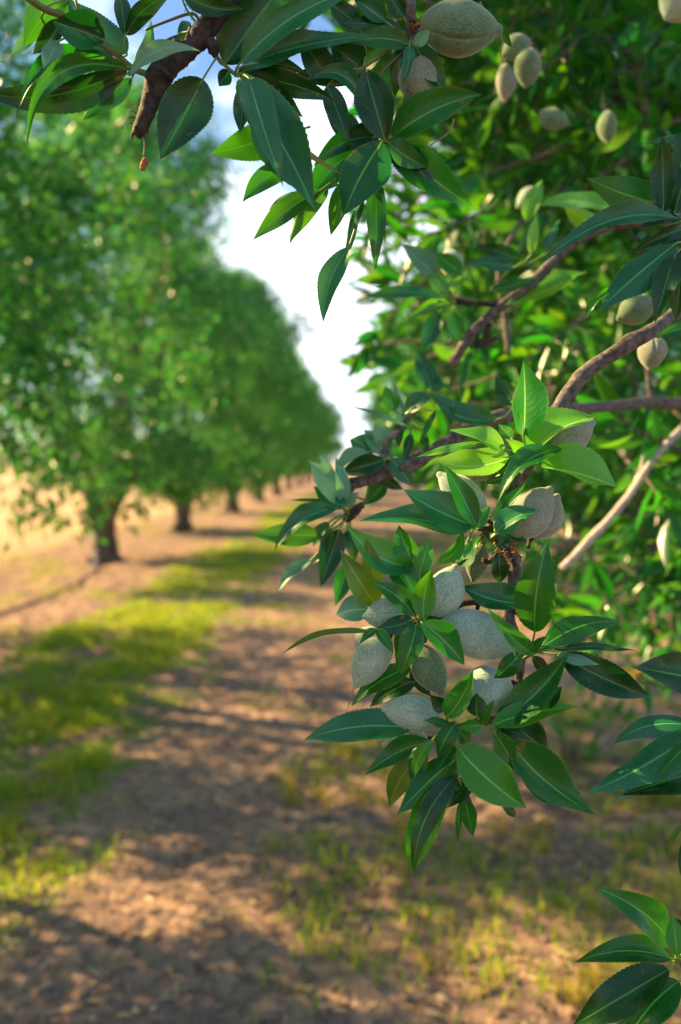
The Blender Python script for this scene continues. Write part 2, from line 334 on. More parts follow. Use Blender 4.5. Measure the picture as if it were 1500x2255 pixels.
def blade_mesh(name, x, y, hmin, hmax, w):
    Vb, n = blades(x, y, hmin, hmax, w); k = np.arange(n)[:, None]*5
    return mesh_np(name, Vb, [np.hstack([k, k+1, k+2, k+3]), np.hstack([k+3, k+2, k+4])], [M['grass']])
def tufts(n, xl, yl, per, spread, dens=None):
    x = rng.uniform(*xl, n); u = rng.random(n); y = yl[0]*(yl[1]/yl[0])**u
    if dens is not None: k = dens(x, y) > rng.random(n); x, y = x[k], y[k]
    x = np.repeat(x, per)+rng.normal(0, spread, len(x)*per); y = np.repeat(y, per)+rng.normal(0, spread, len(y)*per)
    return x, y
def strip_d(x, y):
    e = (vnoise(x, y, 1.6, 11)-.5)*1.1
    return np.clip(np.minimum(x+2.6+e, -1.15-x+e)*4, 0, 1)*np.clip((vnoise(x, y, 0.40, 12)*.6+vnoise(x, y, 1.4, 13)*.4-.41)*4, 0, 1)
x1, y1 = tufts(14000, (-3.3, -0.7), (1.6, 45), 14, 0.04, strip_d)
link('grass', blade_mesh('grass', x1, y1, 0.03, 0.10, 0.0035)); tag(bpy.data.objects['grass'], 'short yellow green grass strip running down the orchard alley', 'grass', kind='stuff')
def weed_d(x, y): return np.clip((vnoise(x, y, 0.45, 21)*.6+vnoise(x, y, 1.3, 22)*.4-.54+.05*(x > .3))*6, 0, 1)
x2, y2 = tufts(12000, (-6, 4.5), (1.5, 26), 10, 0.06, weed_d)
o = link('weeds', blade_mesh('weeds', x2, y2, 0.02, 0.075, 0.0045)); tag(o, 'scattered weed tufts on the brown orchard soil', 'weeds', kind='stuff')
gx_, gy_ = tufts(2600, (-.4, 3.2), (1.6, 9), 16, 0.022, lambda x, y: np.clip((vnoise(x, y, .26, 41)*.6+vnoise(x, y, 1.0, 42)*.4-.60+.05*(x > .3))*8, 0, 1))
m, t, l = mat('golden_grass'); geo = N(t, 'ShaderNodeNewGeometry'); rnd = geo.outputs['Random Per Island']
di = N(t, 'ShaderNodeBsdfPrincipled'); di.inputs['Roughness'].default_value = 0.6; l(mixc(t, rnd, (0.16, 0.20, 0.03), (0.50, 0.36, 0.10)), di.inputs['Base Color'])
tr = N(t, 'ShaderNodeBsdfTranslucent'); l(mixc(t, rnd, (0.50, 0.55, 0.04), (0.85, 0.55, 0.12)), tr.inputs['Color'])
ms = N(t, 'ShaderNodeMixShader'); ms.inputs[0].default_value = 0.4; l(di.outputs[0], ms.inputs[1]); l(tr.outputs[0], ms.inputs[2]); o = N(t, 'ShaderNodeOutputMaterial'); l(ms.outputs[0], o.inputs[0]); M['gold'] = m
og = link('dry_grass', blade_mesh('dry_grass', gx_, gy_, 0.02, 0.085, 0.004)); og.data.materials.clear(); og.data.materials.append(M['gold'])
tag(og, 'golden half dry grass tufts over the path at lower right', 'dry grass', kind='stuff')
# litter and clods
def rnd_unit(n):
    v = rng.normal(0, 1, (n, 3)); return v/np.linalg.norm(v, axis=1)[:, None]
def quads_leaf(pos, d, nrm, Ls, Ws, fold=0.35):
    s = np.cross(nrm, d); s /= np.linalg.norm(s, axis=1)[:, None]+1e-9; nn = np.cross(d, s)
    Ls = Ls[:, None]; Ws = Ws[:, None]
    mid = pos+d*Ls*.45
    l_ = mid+s*Ws*.5+nn*Ws*fold*.5; r_ = mid-s*Ws*.5+nn*Ws*fold*.5
    tip = pos+d*Ls-nn*Ls*.12
    Vq = np.stack([pos, l_, tip, r_], 1).reshape(-1, 3); k = np.arange(len(pos))[:, None]*4
    return Vq, np.vstack([np.hstack([k, k+2, k+1]), np.hstack([k, k+3, k+2])])
m, t, l = mat('dry_leaf'); M['dry'] = m
geo = N(t, 'ShaderNodeNewGeometry'); pr = N(t, 'ShaderNodeBsdfPrincipled'); pr.inputs['Roughness'].default_value = 0.7
l(mixc(t, geo.outputs['Random Per Island'], (0.10, 0.06, 0.04), (0.58, 0.42, 0.25)), pr.inputs['Base Color']); o = N(t, 'ShaderNodeOutputMaterial'); l(pr.outputs[0], o.inputs[0])
n = 26000; x = rng.uniform(-6, 5, n); y = 1.4*(22/1.4)**rng.random(n)
z = ground_z(x, y)+0.005; th = rng.uniform(0, 2*math.pi, n)
d = np.stack([np.cos(th), np.sin(th), rng.uniform(-.1, .35, n)], -1); d /= np.linalg.norm(d, axis=1)[:, None]
nr = rnd_unit(n)*0.5+np.array([0, 0, 1.])
Vq, T = quads_leaf(np.stack([x, y, z], -1), d, nr, rng.uniform(.025, .07, n), rng.uniform(.008, .02, n))
o = link('leaf_litter', mesh_np('leaf_litter', Vq, T, [M['dry']])); tag(o, 'dry brown and straw coloured leaves littering the soil', 'leaf litter', kind='stuff')
import bmesh
bm = bmesh.new(); bmesh.ops.create_icosphere(bm, subdivisions=1, radius=1); iv = np.array([v.co[:] for v in bm.verts]); it = np.array([[v.index for v in f.verts] for f in bm.faces]); bm.free()
n = 5000; x = rng.uniform(-6, 5, n); y = 1.4*(20/1.4)**rng.random(n); r = 0.004+0.016*rng.random(n)**3
Vc = iv[None]*(1+rng.uniform(-.3, .3, (n, len(iv), 1)))*r[:, None, None]*np.array([1.2, 1, .7])+np.stack([x, y, ground_z(x, y)+r*.2], -1)[:, None]
T = (it[None]+np.arange(n)[:, None, None]*len(iv)).reshape(-1, 3)
M['clod'] = plain('soil_clod', (0.28, 0.19, 0.14), 0.95, (0.18, 0.12, 0.09), 8)
o = link('soil_clods', mesh_np('soil_clods', Vc.reshape(-1, 3), T, [M['clod']], smooth=False)); tag(o, 'small brown clods and pebbles on the soil', 'soil clods', kind='stuff')

# ---------------------------------------------------------------- left row and right row trees
def crown_far(name, nsh, rx, rz0, rz1, seed, scale=1.0, per=9, ncl=120):
    g = np.random.default_rng(seed)
    tz = g.random(ncl)**.9; th = g.uniform(0, 2*math.pi, ncl)
    prof = np.sin(math.pi*(.04+.93*tz)**0.70)**0.6
    rr = rx*prof*np.sqrt(g.uniform(.12, 1.0, ncl))*g.uniform(.82, 1.12, ncl)
    cc = np.stack([np.cos(th)*rr, np.sin(th)*rr, rz0+.25+(rz1-rz0-.3)*tz], -1)
    cr_ = g.uniform(.24, .56, ncl)
    k = g.choice(ncl, nsh, p=cr_**1.7/np.sum(cr_**1.7))
    bl = g.normal(0, 1, (nsh, 3)); bl *= (g.random(nsh)**.4/np.linalg.norm(bl, axis=1))[:, None]
    c = cc[k]+bl*cr_[k][:, None]*1.5*np.array([1, 1, .75])
    c[:, 2] = np.maximum(c[:, 2], rz0-.1+.3*g.random(nsh)); c[:, 2] = np.maximum(c[:, 2], 1.45-.5*np.hypot(c[:, 0], c[:, 1])+.4*g.random(nsh)); n = nsh
    out = c-np.array([0, 0, 2.8]); out /= np.linalg.norm(out, axis=1)[:, None]+1e-6
    pos = np.repeat(c, per, 0)+g.normal(0, 0.05*scale, (n*per, 3))
    dd = np.repeat(out, per, 0)*0.5+g.normal(0, 0.8, (n*per, 3))+np.array([0, 0, -0.25]); dd /= np.linalg.norm(dd, axis=1)[:, None]
    nr = g.normal(0, .8, (n*per, 3))+np.array([0, 0, .5]); nr /= np.linalg.norm(nr, axis=1)[:, None]
    Vq, T = quads_leaf(pos, dd, nr, g.uniform(.07, .12, n*per)*scale, g.uniform(.026, .042, n*per)*scale)
    return mesh_np(name, Vq, T, [M['far']])
crA = crown_far('crown', 7600, 2.8, .6, 6.8, 101, ncl=96)
crB = crown_far('crown', 7400, 2.75, .65, 6.4, 202, ncl=92)
crD = crown_far('crown', 4200, 2.5, .9, 6.3, 404, ncl=58)
crC = crown_far('crown', 2400, 2.55, 1.1, 6.6, 303, scale=1.7)
def limb_set(seed, n=5, h0=0.72):
    g = np.random.default_rng(seed); out = []
    for k in range(n):
        a = 2*math.pi*k/n+g.uniform(-.4, .4); sp_ = g.uniform(.5, 1.0)
        d = np.array([math.cos(a), math.sin(a), 0])
        p = [np.array([0, 0, h0-.12])+d*.03, np.array([0, 0, h0+.38])+d*.42*sp_, np.array([0, 0, h0+1.3])+d*.9*sp_+g.normal(0, .08, 3), np.array([0, 0, h0+2.6])+d*1.35*sp_+g.normal(0, .12, 3), np.array([0, 0, h0+3.9])+d*1.6*sp_+g.normal(0, .2, 3)]
        out.append((p, [.115, .095, .065, .04, .015], k))
    return out
def tree_proto(seed):
    mb = MB(); mb.tube([(0, 0, -.1), (0, 0, .05), (.01, .0, .30), (0, .01, .58), (0, 0, .88)], [.33, .25, .18, .185, .235], n=6, ring=16, bump=.12, seed=seed, knots=6)
    tr = mb.mesh('trunk', [M['trunk']])
    lm = []
    for p, r_, k in limb_set(seed):
        mb = MB(); mb.tube(p, r_, n=6, ring=8, bump=.1, seed=seed+k)
        g = np.random.default_rng(seed*7+k)
        for j in (1, 2, 3):
            q = p[j]; dd = g.normal(0, .6, 3); dd[2] = abs(dd[2])+.3
            mb.tube([q, q+dd*.5, q+dd*1.05+g.normal(0, .1, 3)], [r_[j]*.55, r_[j]*.35, .008], n=4, ring=6, bump=.1, seed=k+j)
        lm.append(mb.mesh('limb', [M['trunk']]))
    return tr, lm
protoA = tree_proto(11); protoB = tree_proto(23)
def tree(loc, rot, sc, pro, crown, label, group):
    e = empty('almond_tree', loc); e.rotation_euler = (0, 0, rot); e.scale = (sc, sc, sc)
    tag(e, label, 'tree', group)
    link('trunk', pro[0], e)
    for q in pro[1]: link('limb', q, e)
    link('crown', crown, e); return e
XL = -3.92
rowL = [((XL-.3, -.9, 0), 4.1, 1.05, protoA, crD, 'unseen almond tree added to the left row beside the camera for shade'),  # first tree is out of view, added to shade the foreground
        ((XL-.1, 5.9, 0), 2.1, 1.0, protoB, crD, 'almond tree cut off by the left edge, closest in the left row'),
        ((XL, 12.07, 0), 0.3, 1.02, protoA, crA, 'almond tree with the thickest trunk in view, at far left beside the sunlit ground'),
        ((XL, 17.6, 0), 3.4, .94, protoB, crB, 'second almond trunk from the left, along the left row'),
        ((XL, 24.4, 0), 4.6, 1.04, protoA, crA, 'third almond trunk from the left, halfway down the left row'),
        ((XL, 31.0, 0), 1.3, .92, protoA, crC, 'fourth almond trunk from the left, far down the left row'),
        ((XL, 37.5, 0), 5.2, 1.03, protoB, crC, 'fifth almond trunk from the left, small and hazy with distance'),
        ((XL, 44, 0), 2.2, .9, protoB, crC, 'sixth almond tree of the left row, near its vanishing end'),
        ((XL, 51, 0), 3.9, 1.05, protoA, crC, 'seventh almond tree of the left row, last but two before the sky gap'),
        ((XL, 58, 0), 0.9, .93, protoB, crC, 'eighth almond tree of the left row, last but one before the sky gap'),
        ((XL, 66, 0), 1.9, 1.0, protoA, crC, 'farthest almond tree of the left row, beside the sky gap')]
rowL += [((-3.75, 3.75, 0), 0.7, .58, protoB, crD, 'small unseen almond tree added outside the left edge to shade the near ground')]  # small tree out of view, added to cast shade bands on near ground
for a in rowL: tree(*a, 'almond trees of the left row')
XR = 3.1
rowR = [((3.5, 9.6, 0), 1.0, .85, protoA, crA, 'almond tree of the right row just behind the near branches, its crown sweeping low'),
        ((XR, 14.8, 0), 2.6, .98, protoB, crB, 'second almond tree of the right row, mostly hidden behind the near branches'),
        ((XR, 21.4, 0), 4.0, .98, protoA, crC, 'third almond tree of the right row, edging the sky gap from the right'),
        ((XR, 28, 0), 5.0, .98, protoB, crC, 'fourth almond tree of the right row, narrow strip of crown beside the sky gap'),
        ((XR, 35, 0), 0.4, .98, protoA, crC, 'farther almond tree of the right row at the foot of the sky gap'),
        ((XR, 44, 0), 3.0, .98, protoB, crC, 'farthest almond tree of the right row near the vanishing point')]
for a in rowR: tree(*a, 'almond trees of the right row')

# thin dark line and pale stub by the left trunk
e = empty('line_and_stub', (-3.62, 10.75, 0)); tag(e, 'thin dark line with a pale grey stub on the soil near the thick left trunk', 'dark_line')
mb = MB(); mb.tube([(-.05, .5, .03), (0, 0, .035), (.12, -.9, .035), (.2, -2.0, .035), (.05, -3.6, .035)], [.016]*5, n=8, ring=8)
link('dark_line', mb.mesh('dark_line', [plain('black_line', (0.03, 0.03, 0.03), .5)]), e)
mb = MB(); mb.tube([(0, 0, .0), (0, .01, .12), (0.02, 0, .22)], [.03, .028, .04], n=4, ring=10); link('pale_stub', mb.mesh('pale_stub', [plain('grey_stub', (0.45, 0.45, 0.48), .5)]), e)

# ---------------------------------------------------------------- foreground leaves
def leaf_geo(B, T, Wd, normal, bend=0.0, fold=0.3, curl=0.15, seed=0, teeth=0.022, a=.70, b=1.16, n=44, twist=0.0, wave=0.085):
    """leaf blade from B to T, across vector from normal; returns V,F,uv"""
    g = np.random.default_rng(seed)
    B = np.array(B); T = np.array(T); ax = T-B; Ln = np.linalg.norm(ax); ax = ax/Ln
    nn = np.array(normal); nn = nn-ax*np.dot(nn, ax); nn /= np.linalg.norm(nn); s = np.cross(ax, nn)
    tt = np.linspace(0, 1, n+1)
    pm = (a/(a+b))**a*(b/(a+b))**b
    f = (np.clip(tt, 1e-4, 1)**a*np.clip(1-tt, 0, 1)**b)/pm
    arc = 4*tt*(1-tt)
    cen = B+ax*(tt*Ln)[:, None]+s*(bend*Ln*arc)[:, None]+nn*(curl*Ln*(arc-.0)*.35)[:, None]
    us = np.array([-1, -.52, 0, .52, 1.])
    ph = g.uniform(0, 6.28, 2); k = np.arange(n+1)
    V = np.zeros((n+1, 5, 3)); uv = np.zeros((n+1, 5, 2))
    tw = twist*(tt-.3)
    for j, u in enumerate(us):
        hw = Wd*.5*f
        if abs(u) == 1: hw = hw*(1+teeth*((k % 2)*2-1)*(f > .15))
        fo = fold*(1 if u < 0 else 1)
        lat = u*hw*math.cos(fo); up = abs(u)*hw*math.sin(fo)+u*u*wave*Ln*np.sin(tt*9+ph[0 if u < 0 else 1])*f*.35
        sx = s[None]*np.cos(tw)[:, None]+nn[None]*np.sin(tw)[:, None]; nx_ = nn[None]*np.cos(tw)[:, None]-s[None]*np.sin(tw)[:, None]
        V[:, j] = cen+sx*lat[:, None]+nx_*up[:, None]
        uv[:, j, 0] = .5+u*.5; uv[:, j, 1] = tt
    V = V.reshape(-1, 3); uv = uv.reshape(-1, 2)
    i = np.arange(n)[:, None]*5+np.arange(4)[None]
    F = np.stack([i, i+1, i+6, i+5], -1).reshape(-1, 4)
    return V, F, uv
def place_leaf(parent, spec, zbase, nodes, seed, ldz=0.008):
    bx, by, tx, ty, w, mk, ly, roll, bend = spec
    g = np.random.default_rng(seed)
    z = zbase-ly*ldz
    dz = g.uniform(-.012, .014)
    if roll is None: roll = g.uniform(-.55, .55)
    B = P(bx, by, z); T = P(tx, ty, z+dz); mid = (B+T)/2
    ax = (T-B).normalized(); v = (CL-mid).normalized(); v = (v-ax*v.dot(ax)).normalized(); s = ax.cross(v)
    if s.z < 0: s = -s
    nrm = v*math.cos(roll)+s*math.sin(roll)
    Wd = .94*w/FPX*z/max(math.cos(roll), .35)
    L3 = (T-B).length
    fold = g.uniform(.2, .62)*(1 if g.random() < .8 else -.6)
    asp = w/max(1, math.hypot(tx-bx, ty-by))
    Vl, Fl, uvl = leaf_geo(B, T, Wd*1.04/math.cos(fold)**.8, nrm, bend=bend*(1 if ax.cross(nrm).dot(s) > 0 else -1)*1.0, fold=fold, curl=g.uniform(-.3, .55), seed=seed, twist=g.uniform(-.6, .6))
    # bend is given towards the image-left of the base->tip direction: fix sign from projection
    mb = MB(); mb.add(Vl, Fl, None, uvl); nb = len(Fl)
    # stalk from the node to the blade
    nd = min(nodes, key=lambda q: math.hypot(q[0]-bx, q[1]-by)); dist = math.hypot(nd[0]-bx, nd[1]-by)
    end = P(nd[0], nd[1], nd[2]) if dist < 110 else B-ax*0.015
    mp_ = (B+end)/2-ax*min(.004, dist/FPX*z*.2)
    r0 = .00075*(z/.6)
    Vt, Ft, Tt = tube_np([end, mp_, B, B+ax*L3*.12], [r0*1.3, r0, r0, r0*.5], n=3, ring=6)
    mb.add(Vt, Ft, Tt)
    Q = np.vstack(mb.Q); Tq = np.vstack(mb.T)
    mi = np.concatenate([np.zeros(nb), np.ones(len(Q)-nb+len(Tq))])
    Vall = np.vstack(mb.V)-np.array(parent.location)
    me = mesh_np('leaf', Vall, [Q, Tq], [M[mk], M['stalk']], uv=np.vstack(mb.uv), mi=mi)
    return link('leaf', me, parent)
def parse(txt):
    out = []
    for ln in txt.strip().splitlines():
        ln = ln.split('#')[0].split()
        if len(ln) < 5: continue
        bx, by, tx, ty, w = map(float, ln[:5]); mk = ln[5] if len(ln) > 5 else 'n'
        ly = float(ln[6]) if len(ln) > 6 else 0; roll = None if len(ln) < 8 or ln[7] == '*' else float(ln[7]); bend = float(ln[8]) if len(ln) > 8 else 0
        out.append((bx, by, tx, ty, w, mk, ly, roll, bend))
    return out
def branch(label, z0, woods, nodes, leaves, seed, name='almond_branch', ldz=.008, group=None):
    """woods: list of (material, [(px,py,width_px,z)...])"""
    p0 = woods[0][1][0]; e = empty(name, P(p0[0], p0[1], p0[3] if len(p0) > 3 else z0)); tag(e, label, 'branch', group)
    for k, (mk, pts, *opt) in enumerate(woods):
        nm = opt[0] if opt else 'twig'
        pw = [P(q[0], q[1], (q[3] if len(q) > 3 else z0)) for q in pts]
        rd = [q[2]/FPX*(q[3] if len(q) > 3 else z0)/2 for q in pts]
        big = max(q[2] for q in pts) > 12
        mb = MB(); mb.tube(pw, rd, n=9 if big else 5, ring=18 if big else 8, bump=.075 if big else .05, seed=seed+k, knots=int(len(pts)*.7) if big else 0)
        me = mb.mesh(nm, [M[mk]]); me.transform(Matrix.Translation(-e.location)); link(nm, me, e)
    for k, s_ in enumerate(parse(leaves)): place_leaf(e, s_, z0, nodes, seed*1000+k, ldz)
    return e
def scales(parent, spots, seed):
    g = np.random.default_rng(seed)
    for (x, y, z, r, n) in spots:
        mb = MB(); c = np.array(P(x, y, z)); k = r/FPX*z
        pos = c+g.normal(0, k*.45, (n, 3)); d = g.normal(0, 1, (n, 3)); d /= np.linalg.norm(d, axis=1)[:, None]
        Vq, T = quads_leaf(pos, d, g.normal(0, 1, (n, 3)), g.uniform(.3, .8, n)*k, g.uniform(.12, .35, n)*k); mb.add(Vq, None, T)
        me = mb.mesh('dried_calyx', [M['calyx']]); me.transform(Matrix.Translation(-parent.location)); link('dried_calyx', me, parent)

def fruit(label, ax_, ay_, tx, ty, w, z, mk='f_pale', dz=0.0, style=None, seed=0, flat=.86, suture=1.0, cat='almond', group='green almonds on the near branches', grv=None):
    """almond from stem end (ax,ay) to tip (tx,ty), w = width in px"""
    A = P(ax_, ay_, z-dz/2); T = P(tx, ty, z+dz/2); e = empty('almond', (A+T)/2); tag(e, label, cat, group)
    Ld = (T-A).length; a = (T-A).normalized(); v = (CL-(A+T)/2).normalized(); v = (v-a*v.dot(a)).normalized(); s = a.cross(v)
    Wd = w/FPX*z/2*1.05
    nu, nv = 44, 110
    tt = (1-np.cos(np.linspace(0, math.pi, nu)))/2
    f = np.sin(np.pi*tt**1.02)**.54; f = f*(1-.20*tt**3)
    pk = np.exp(-((1-tt)/.035)**2)*.05
    th = np.linspace(0, 2*math.pi, nv, endpoint=False)
    gv = R(grv if grv is not None else 60)       # suture position: angle from image side to viewer
    X = np.zeros((nu, nv, 3)); g = np.random.default_rng(seed)
    lump = 1+.02*np.sin(3*th+g.uniform(0, 6))[None]*np.sin(tt*5+g.uniform(0, 6))[:, None]
    dth = (th-gv+math.pi) % (2*math.pi)-math.pi
    groove = 1-.13*suture*np.exp(-(dth/.075)**2)+.03*suture*np.exp(-(dth/.38)**2)
    r = Wd*f[:, None]*lump*(1+(groove-1)[None]*np.sin(np.pi*tt)[:, None])
    asym = .10*Wd*np.sin(np.pi*tt)
    cx = np.cos(th)[None]*r; cy = np.sin(th)[None]*r*flat
    av, sv_, vv = np.array(a), np.array(s), np.array(v)
    pos = tt+np.where(tt > .97, pk, 0)
    X = np.array(A-e.location)+av*(pos*Ld)[:, None, None]+sv_*(cx+asym[:, None])[..., None]+vv*cy[..., None]
    # transform to own frame so that the fuzz texture runs along the fruit
    Rm = Matrix((a, s, v)).transposed()        # columns = axes
    Vl = X.reshape(-1, 3) @ np.array(Rm)
    i = np.arange(nu-1)[:, None]*nv; j = np.arange(nv)[None]; j2 = (j+1) % nv
    F = np.stack([i+j, i+j2, i+nv+j2, i+nv+j], -1).reshape(-1, 4)
    me = mesh_np('hull', Vl, F, [M[mk]]); h = link('hull', me, e); e.rotation_euler = Rm.to_euler()
    Ri = Rm.inverted(); C0 = e.location
    def loc(pts): return [Ri @ (q-C0) for q in pts]
    if style:
        pp = [T-a*.0005]+[P(q[0], q[1], z+dz/2-.001) for q in style]
        mb = MB(); mb.tube(loc(pp), [.0011]+[.0006]*(len(pp)-2)+[.0003], n=5, ring=6); link('dried_style', mb.mesh('dried_style', [M['thread']]), e)
    mb = MB(); q0 = A+a*.001; mb.tube(loc([q0, A-a*.003, A-a*.008-v*.003]), [.0028, .0018, .0015], n=3, ring=8, bump=.1); link('stalk', mb.mesh('stalk', [M['barkdark']]), e)
    return e

# --- A. upper left branch with the cut stub -----------------------------------
ZA = .60
A = branch('dark almond branch hanging in at top left, ending in a ragged cut stub', ZA,
 [('barkdark', [(560, -150, 56, .62), (505, -20, 54), (472, 36, 46), (446, 74, 48), (420, 104, 44), (385, 132, 50), (352, 166, 54), (338, 205, 44), (324, 246, 38), (308, 284, 32), (299, 298, 24)]),
  ('barkdark', [(450, 85, 26), (468, 100, 26), (474, 120, 16), (478, 126, 6)], 'spur'),
  ('stem', [(478, 124, 7), (500, 148, 9), (520, 166, 8)], 'shoot'),
  ('stem', [(40, -20, 15, .56), (95, 18, 15, .57), (150, 42, 14, .58), (215, 90, 14), (262, 125, 13), (296, 152, 12), (330, 165, 14)], 'shoot'),
  ('stem', [(160, -20, 7, .57), (175, 30, 7, .57), (185, 75, 6)], 'shoot'),
  ('stem', [(320, 66, 5), (370, 46, 6), (425, 30, 7), (445, 60, 8)], 'shoot'),
  ('barkdark', [(300, 262, 3), (288, 256, 2), (280, 262, 1)], 'splinter'), ('barkdark', [(303, 285, 10), (292, 296, 7), (290, 310, 2)], 'splinter'), ('barkdark', [(318, 262, 9), (326, 284, 5), (324, 300, 1)], 'splinter'), ('barkdark', [(310, 270, 5), (300, 250, 4), (290, 243, 1)], 'splinter'), ('barkdark', [(298, 275, 3), (284, 272, 2), (279, 285, 1)], 'splinter'), ('barkdark', [(305, 290, 4), (316, 300, 3), (322, 306, 1)], 'splinter'),
  ('thread', [(314, 296, 2), (318, 318, 2), (316, 345, 3)], 'dried_thread'), ('calyx', [(318, 348, 8), (320, 355, 15), (316, 364, 15), (314, 374, 11)], 'dried_bud')],
 [(478, 126, ZA), (518, 165, ZA), (296, 152, ZA), (262, 125, ZA), (185, 75, .58), (95, 18, .57), (440, 60, ZA)],
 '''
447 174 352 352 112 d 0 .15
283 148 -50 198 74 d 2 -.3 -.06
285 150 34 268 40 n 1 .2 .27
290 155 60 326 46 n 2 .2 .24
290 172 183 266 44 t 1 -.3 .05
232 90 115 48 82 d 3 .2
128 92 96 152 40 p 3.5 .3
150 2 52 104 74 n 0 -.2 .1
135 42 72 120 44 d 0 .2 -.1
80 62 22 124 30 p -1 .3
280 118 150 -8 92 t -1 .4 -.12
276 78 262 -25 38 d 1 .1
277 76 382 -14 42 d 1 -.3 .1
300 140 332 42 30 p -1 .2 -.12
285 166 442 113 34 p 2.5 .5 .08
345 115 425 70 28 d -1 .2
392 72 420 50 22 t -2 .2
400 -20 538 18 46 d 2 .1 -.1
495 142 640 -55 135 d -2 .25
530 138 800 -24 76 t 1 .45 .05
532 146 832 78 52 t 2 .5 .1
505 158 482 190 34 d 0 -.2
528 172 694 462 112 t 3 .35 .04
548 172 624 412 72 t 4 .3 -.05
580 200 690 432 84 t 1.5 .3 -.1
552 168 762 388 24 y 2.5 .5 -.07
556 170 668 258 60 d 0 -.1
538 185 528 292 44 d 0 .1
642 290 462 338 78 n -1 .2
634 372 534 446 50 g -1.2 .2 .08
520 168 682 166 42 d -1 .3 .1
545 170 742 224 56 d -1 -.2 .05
''', 3)

# --- B. top centre hanging shoot ------------------------------------------------
ZB = .61
Bn = [(848, 312, ZB), (903, 90, ZB), (800, 150, ZB), (830, 400, ZB), (905, 135, ZB)]
Bb = branch('leafy almond shoot hanging from the top centre in front of the white sky', ZB,
 [('bark', [(890, -120, 26, .63), (900, -20, 26), (905, 40, 26), (908, 90, 26), (907, 140, 22), (900, 200, 12), (875, 260, 8), (850, 310, 8), (838, 360, 6), (828, 405, 5)]),
  ('stem', [(905, 90, 8), (860, 110, 6), (800, 150, 5), (730, 190, 4)], 'shoot'), ('stem', [(903, 100, 6), (850, 150, 5), (835, 170, 4)], 'shoot'),
  ('thread', [(1000, 262, 4, .62), (990, 290, 4, .62), (960, 312, 3, .62), (938, 330, 3, .62)], 'dried_thread')],
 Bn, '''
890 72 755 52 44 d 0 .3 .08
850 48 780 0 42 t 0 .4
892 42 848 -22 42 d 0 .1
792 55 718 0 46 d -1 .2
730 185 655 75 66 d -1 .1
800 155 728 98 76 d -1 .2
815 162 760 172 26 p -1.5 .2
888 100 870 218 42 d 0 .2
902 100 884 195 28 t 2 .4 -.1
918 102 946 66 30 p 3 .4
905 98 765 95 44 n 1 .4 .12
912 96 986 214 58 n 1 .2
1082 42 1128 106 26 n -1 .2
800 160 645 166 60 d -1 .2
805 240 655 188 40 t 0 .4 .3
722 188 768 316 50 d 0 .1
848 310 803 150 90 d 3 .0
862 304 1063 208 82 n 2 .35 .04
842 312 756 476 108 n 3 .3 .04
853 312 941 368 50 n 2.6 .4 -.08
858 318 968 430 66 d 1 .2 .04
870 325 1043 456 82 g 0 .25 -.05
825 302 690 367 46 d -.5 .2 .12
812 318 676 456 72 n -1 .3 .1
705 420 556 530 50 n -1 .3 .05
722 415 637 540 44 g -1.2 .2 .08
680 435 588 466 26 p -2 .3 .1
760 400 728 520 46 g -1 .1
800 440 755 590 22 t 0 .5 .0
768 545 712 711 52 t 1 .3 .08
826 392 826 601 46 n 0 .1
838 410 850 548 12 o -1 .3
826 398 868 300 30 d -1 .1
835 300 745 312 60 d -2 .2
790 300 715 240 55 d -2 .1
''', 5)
scales(Bb, [(908, 52, .605, 26, 40)], 1)
scales(A, [(420, 28, .60, 16, 14)], 2)

# --- C. main fruiting branch -----------------------------------------------------
ZC = .615
main = [(2000, 250, 62, 1.1), (1700, 470, 46, .85), (1560, 630, 32, .72), (1470, 702, 30, .66), (1425, 735, 31, .635), (1300, 812, 33, .63), (1245, 878, 34, .625), (1205, 940, 30, .62), (1165, 1020, 26, .625), (1125, 1095, 24, .625), (1112, 1160, 28, .62), (1126, 1225, 30, .62), (1134, 1285, 30, .62), (1118, 1352, 28, .62), (1140, 1410, 20, .622), (1148, 1455, 18, .622), (1135, 1520, 18, .622), (1095, 1575, 22, .62), (1050, 1592, 20, .618), (1010, 1600, 12, .618)]
Cn = [(1160, 995, .605), (1045, 1160, .605), (1090, 1165, .605), (1110, 1190, .6), (925, 1368, .6), (1165, 1440, .605), (1070, 1590, .6), (1100, 1605, .6), (985, 1600, .605), (830, 1390, .605), (1150, 1320, .61)]
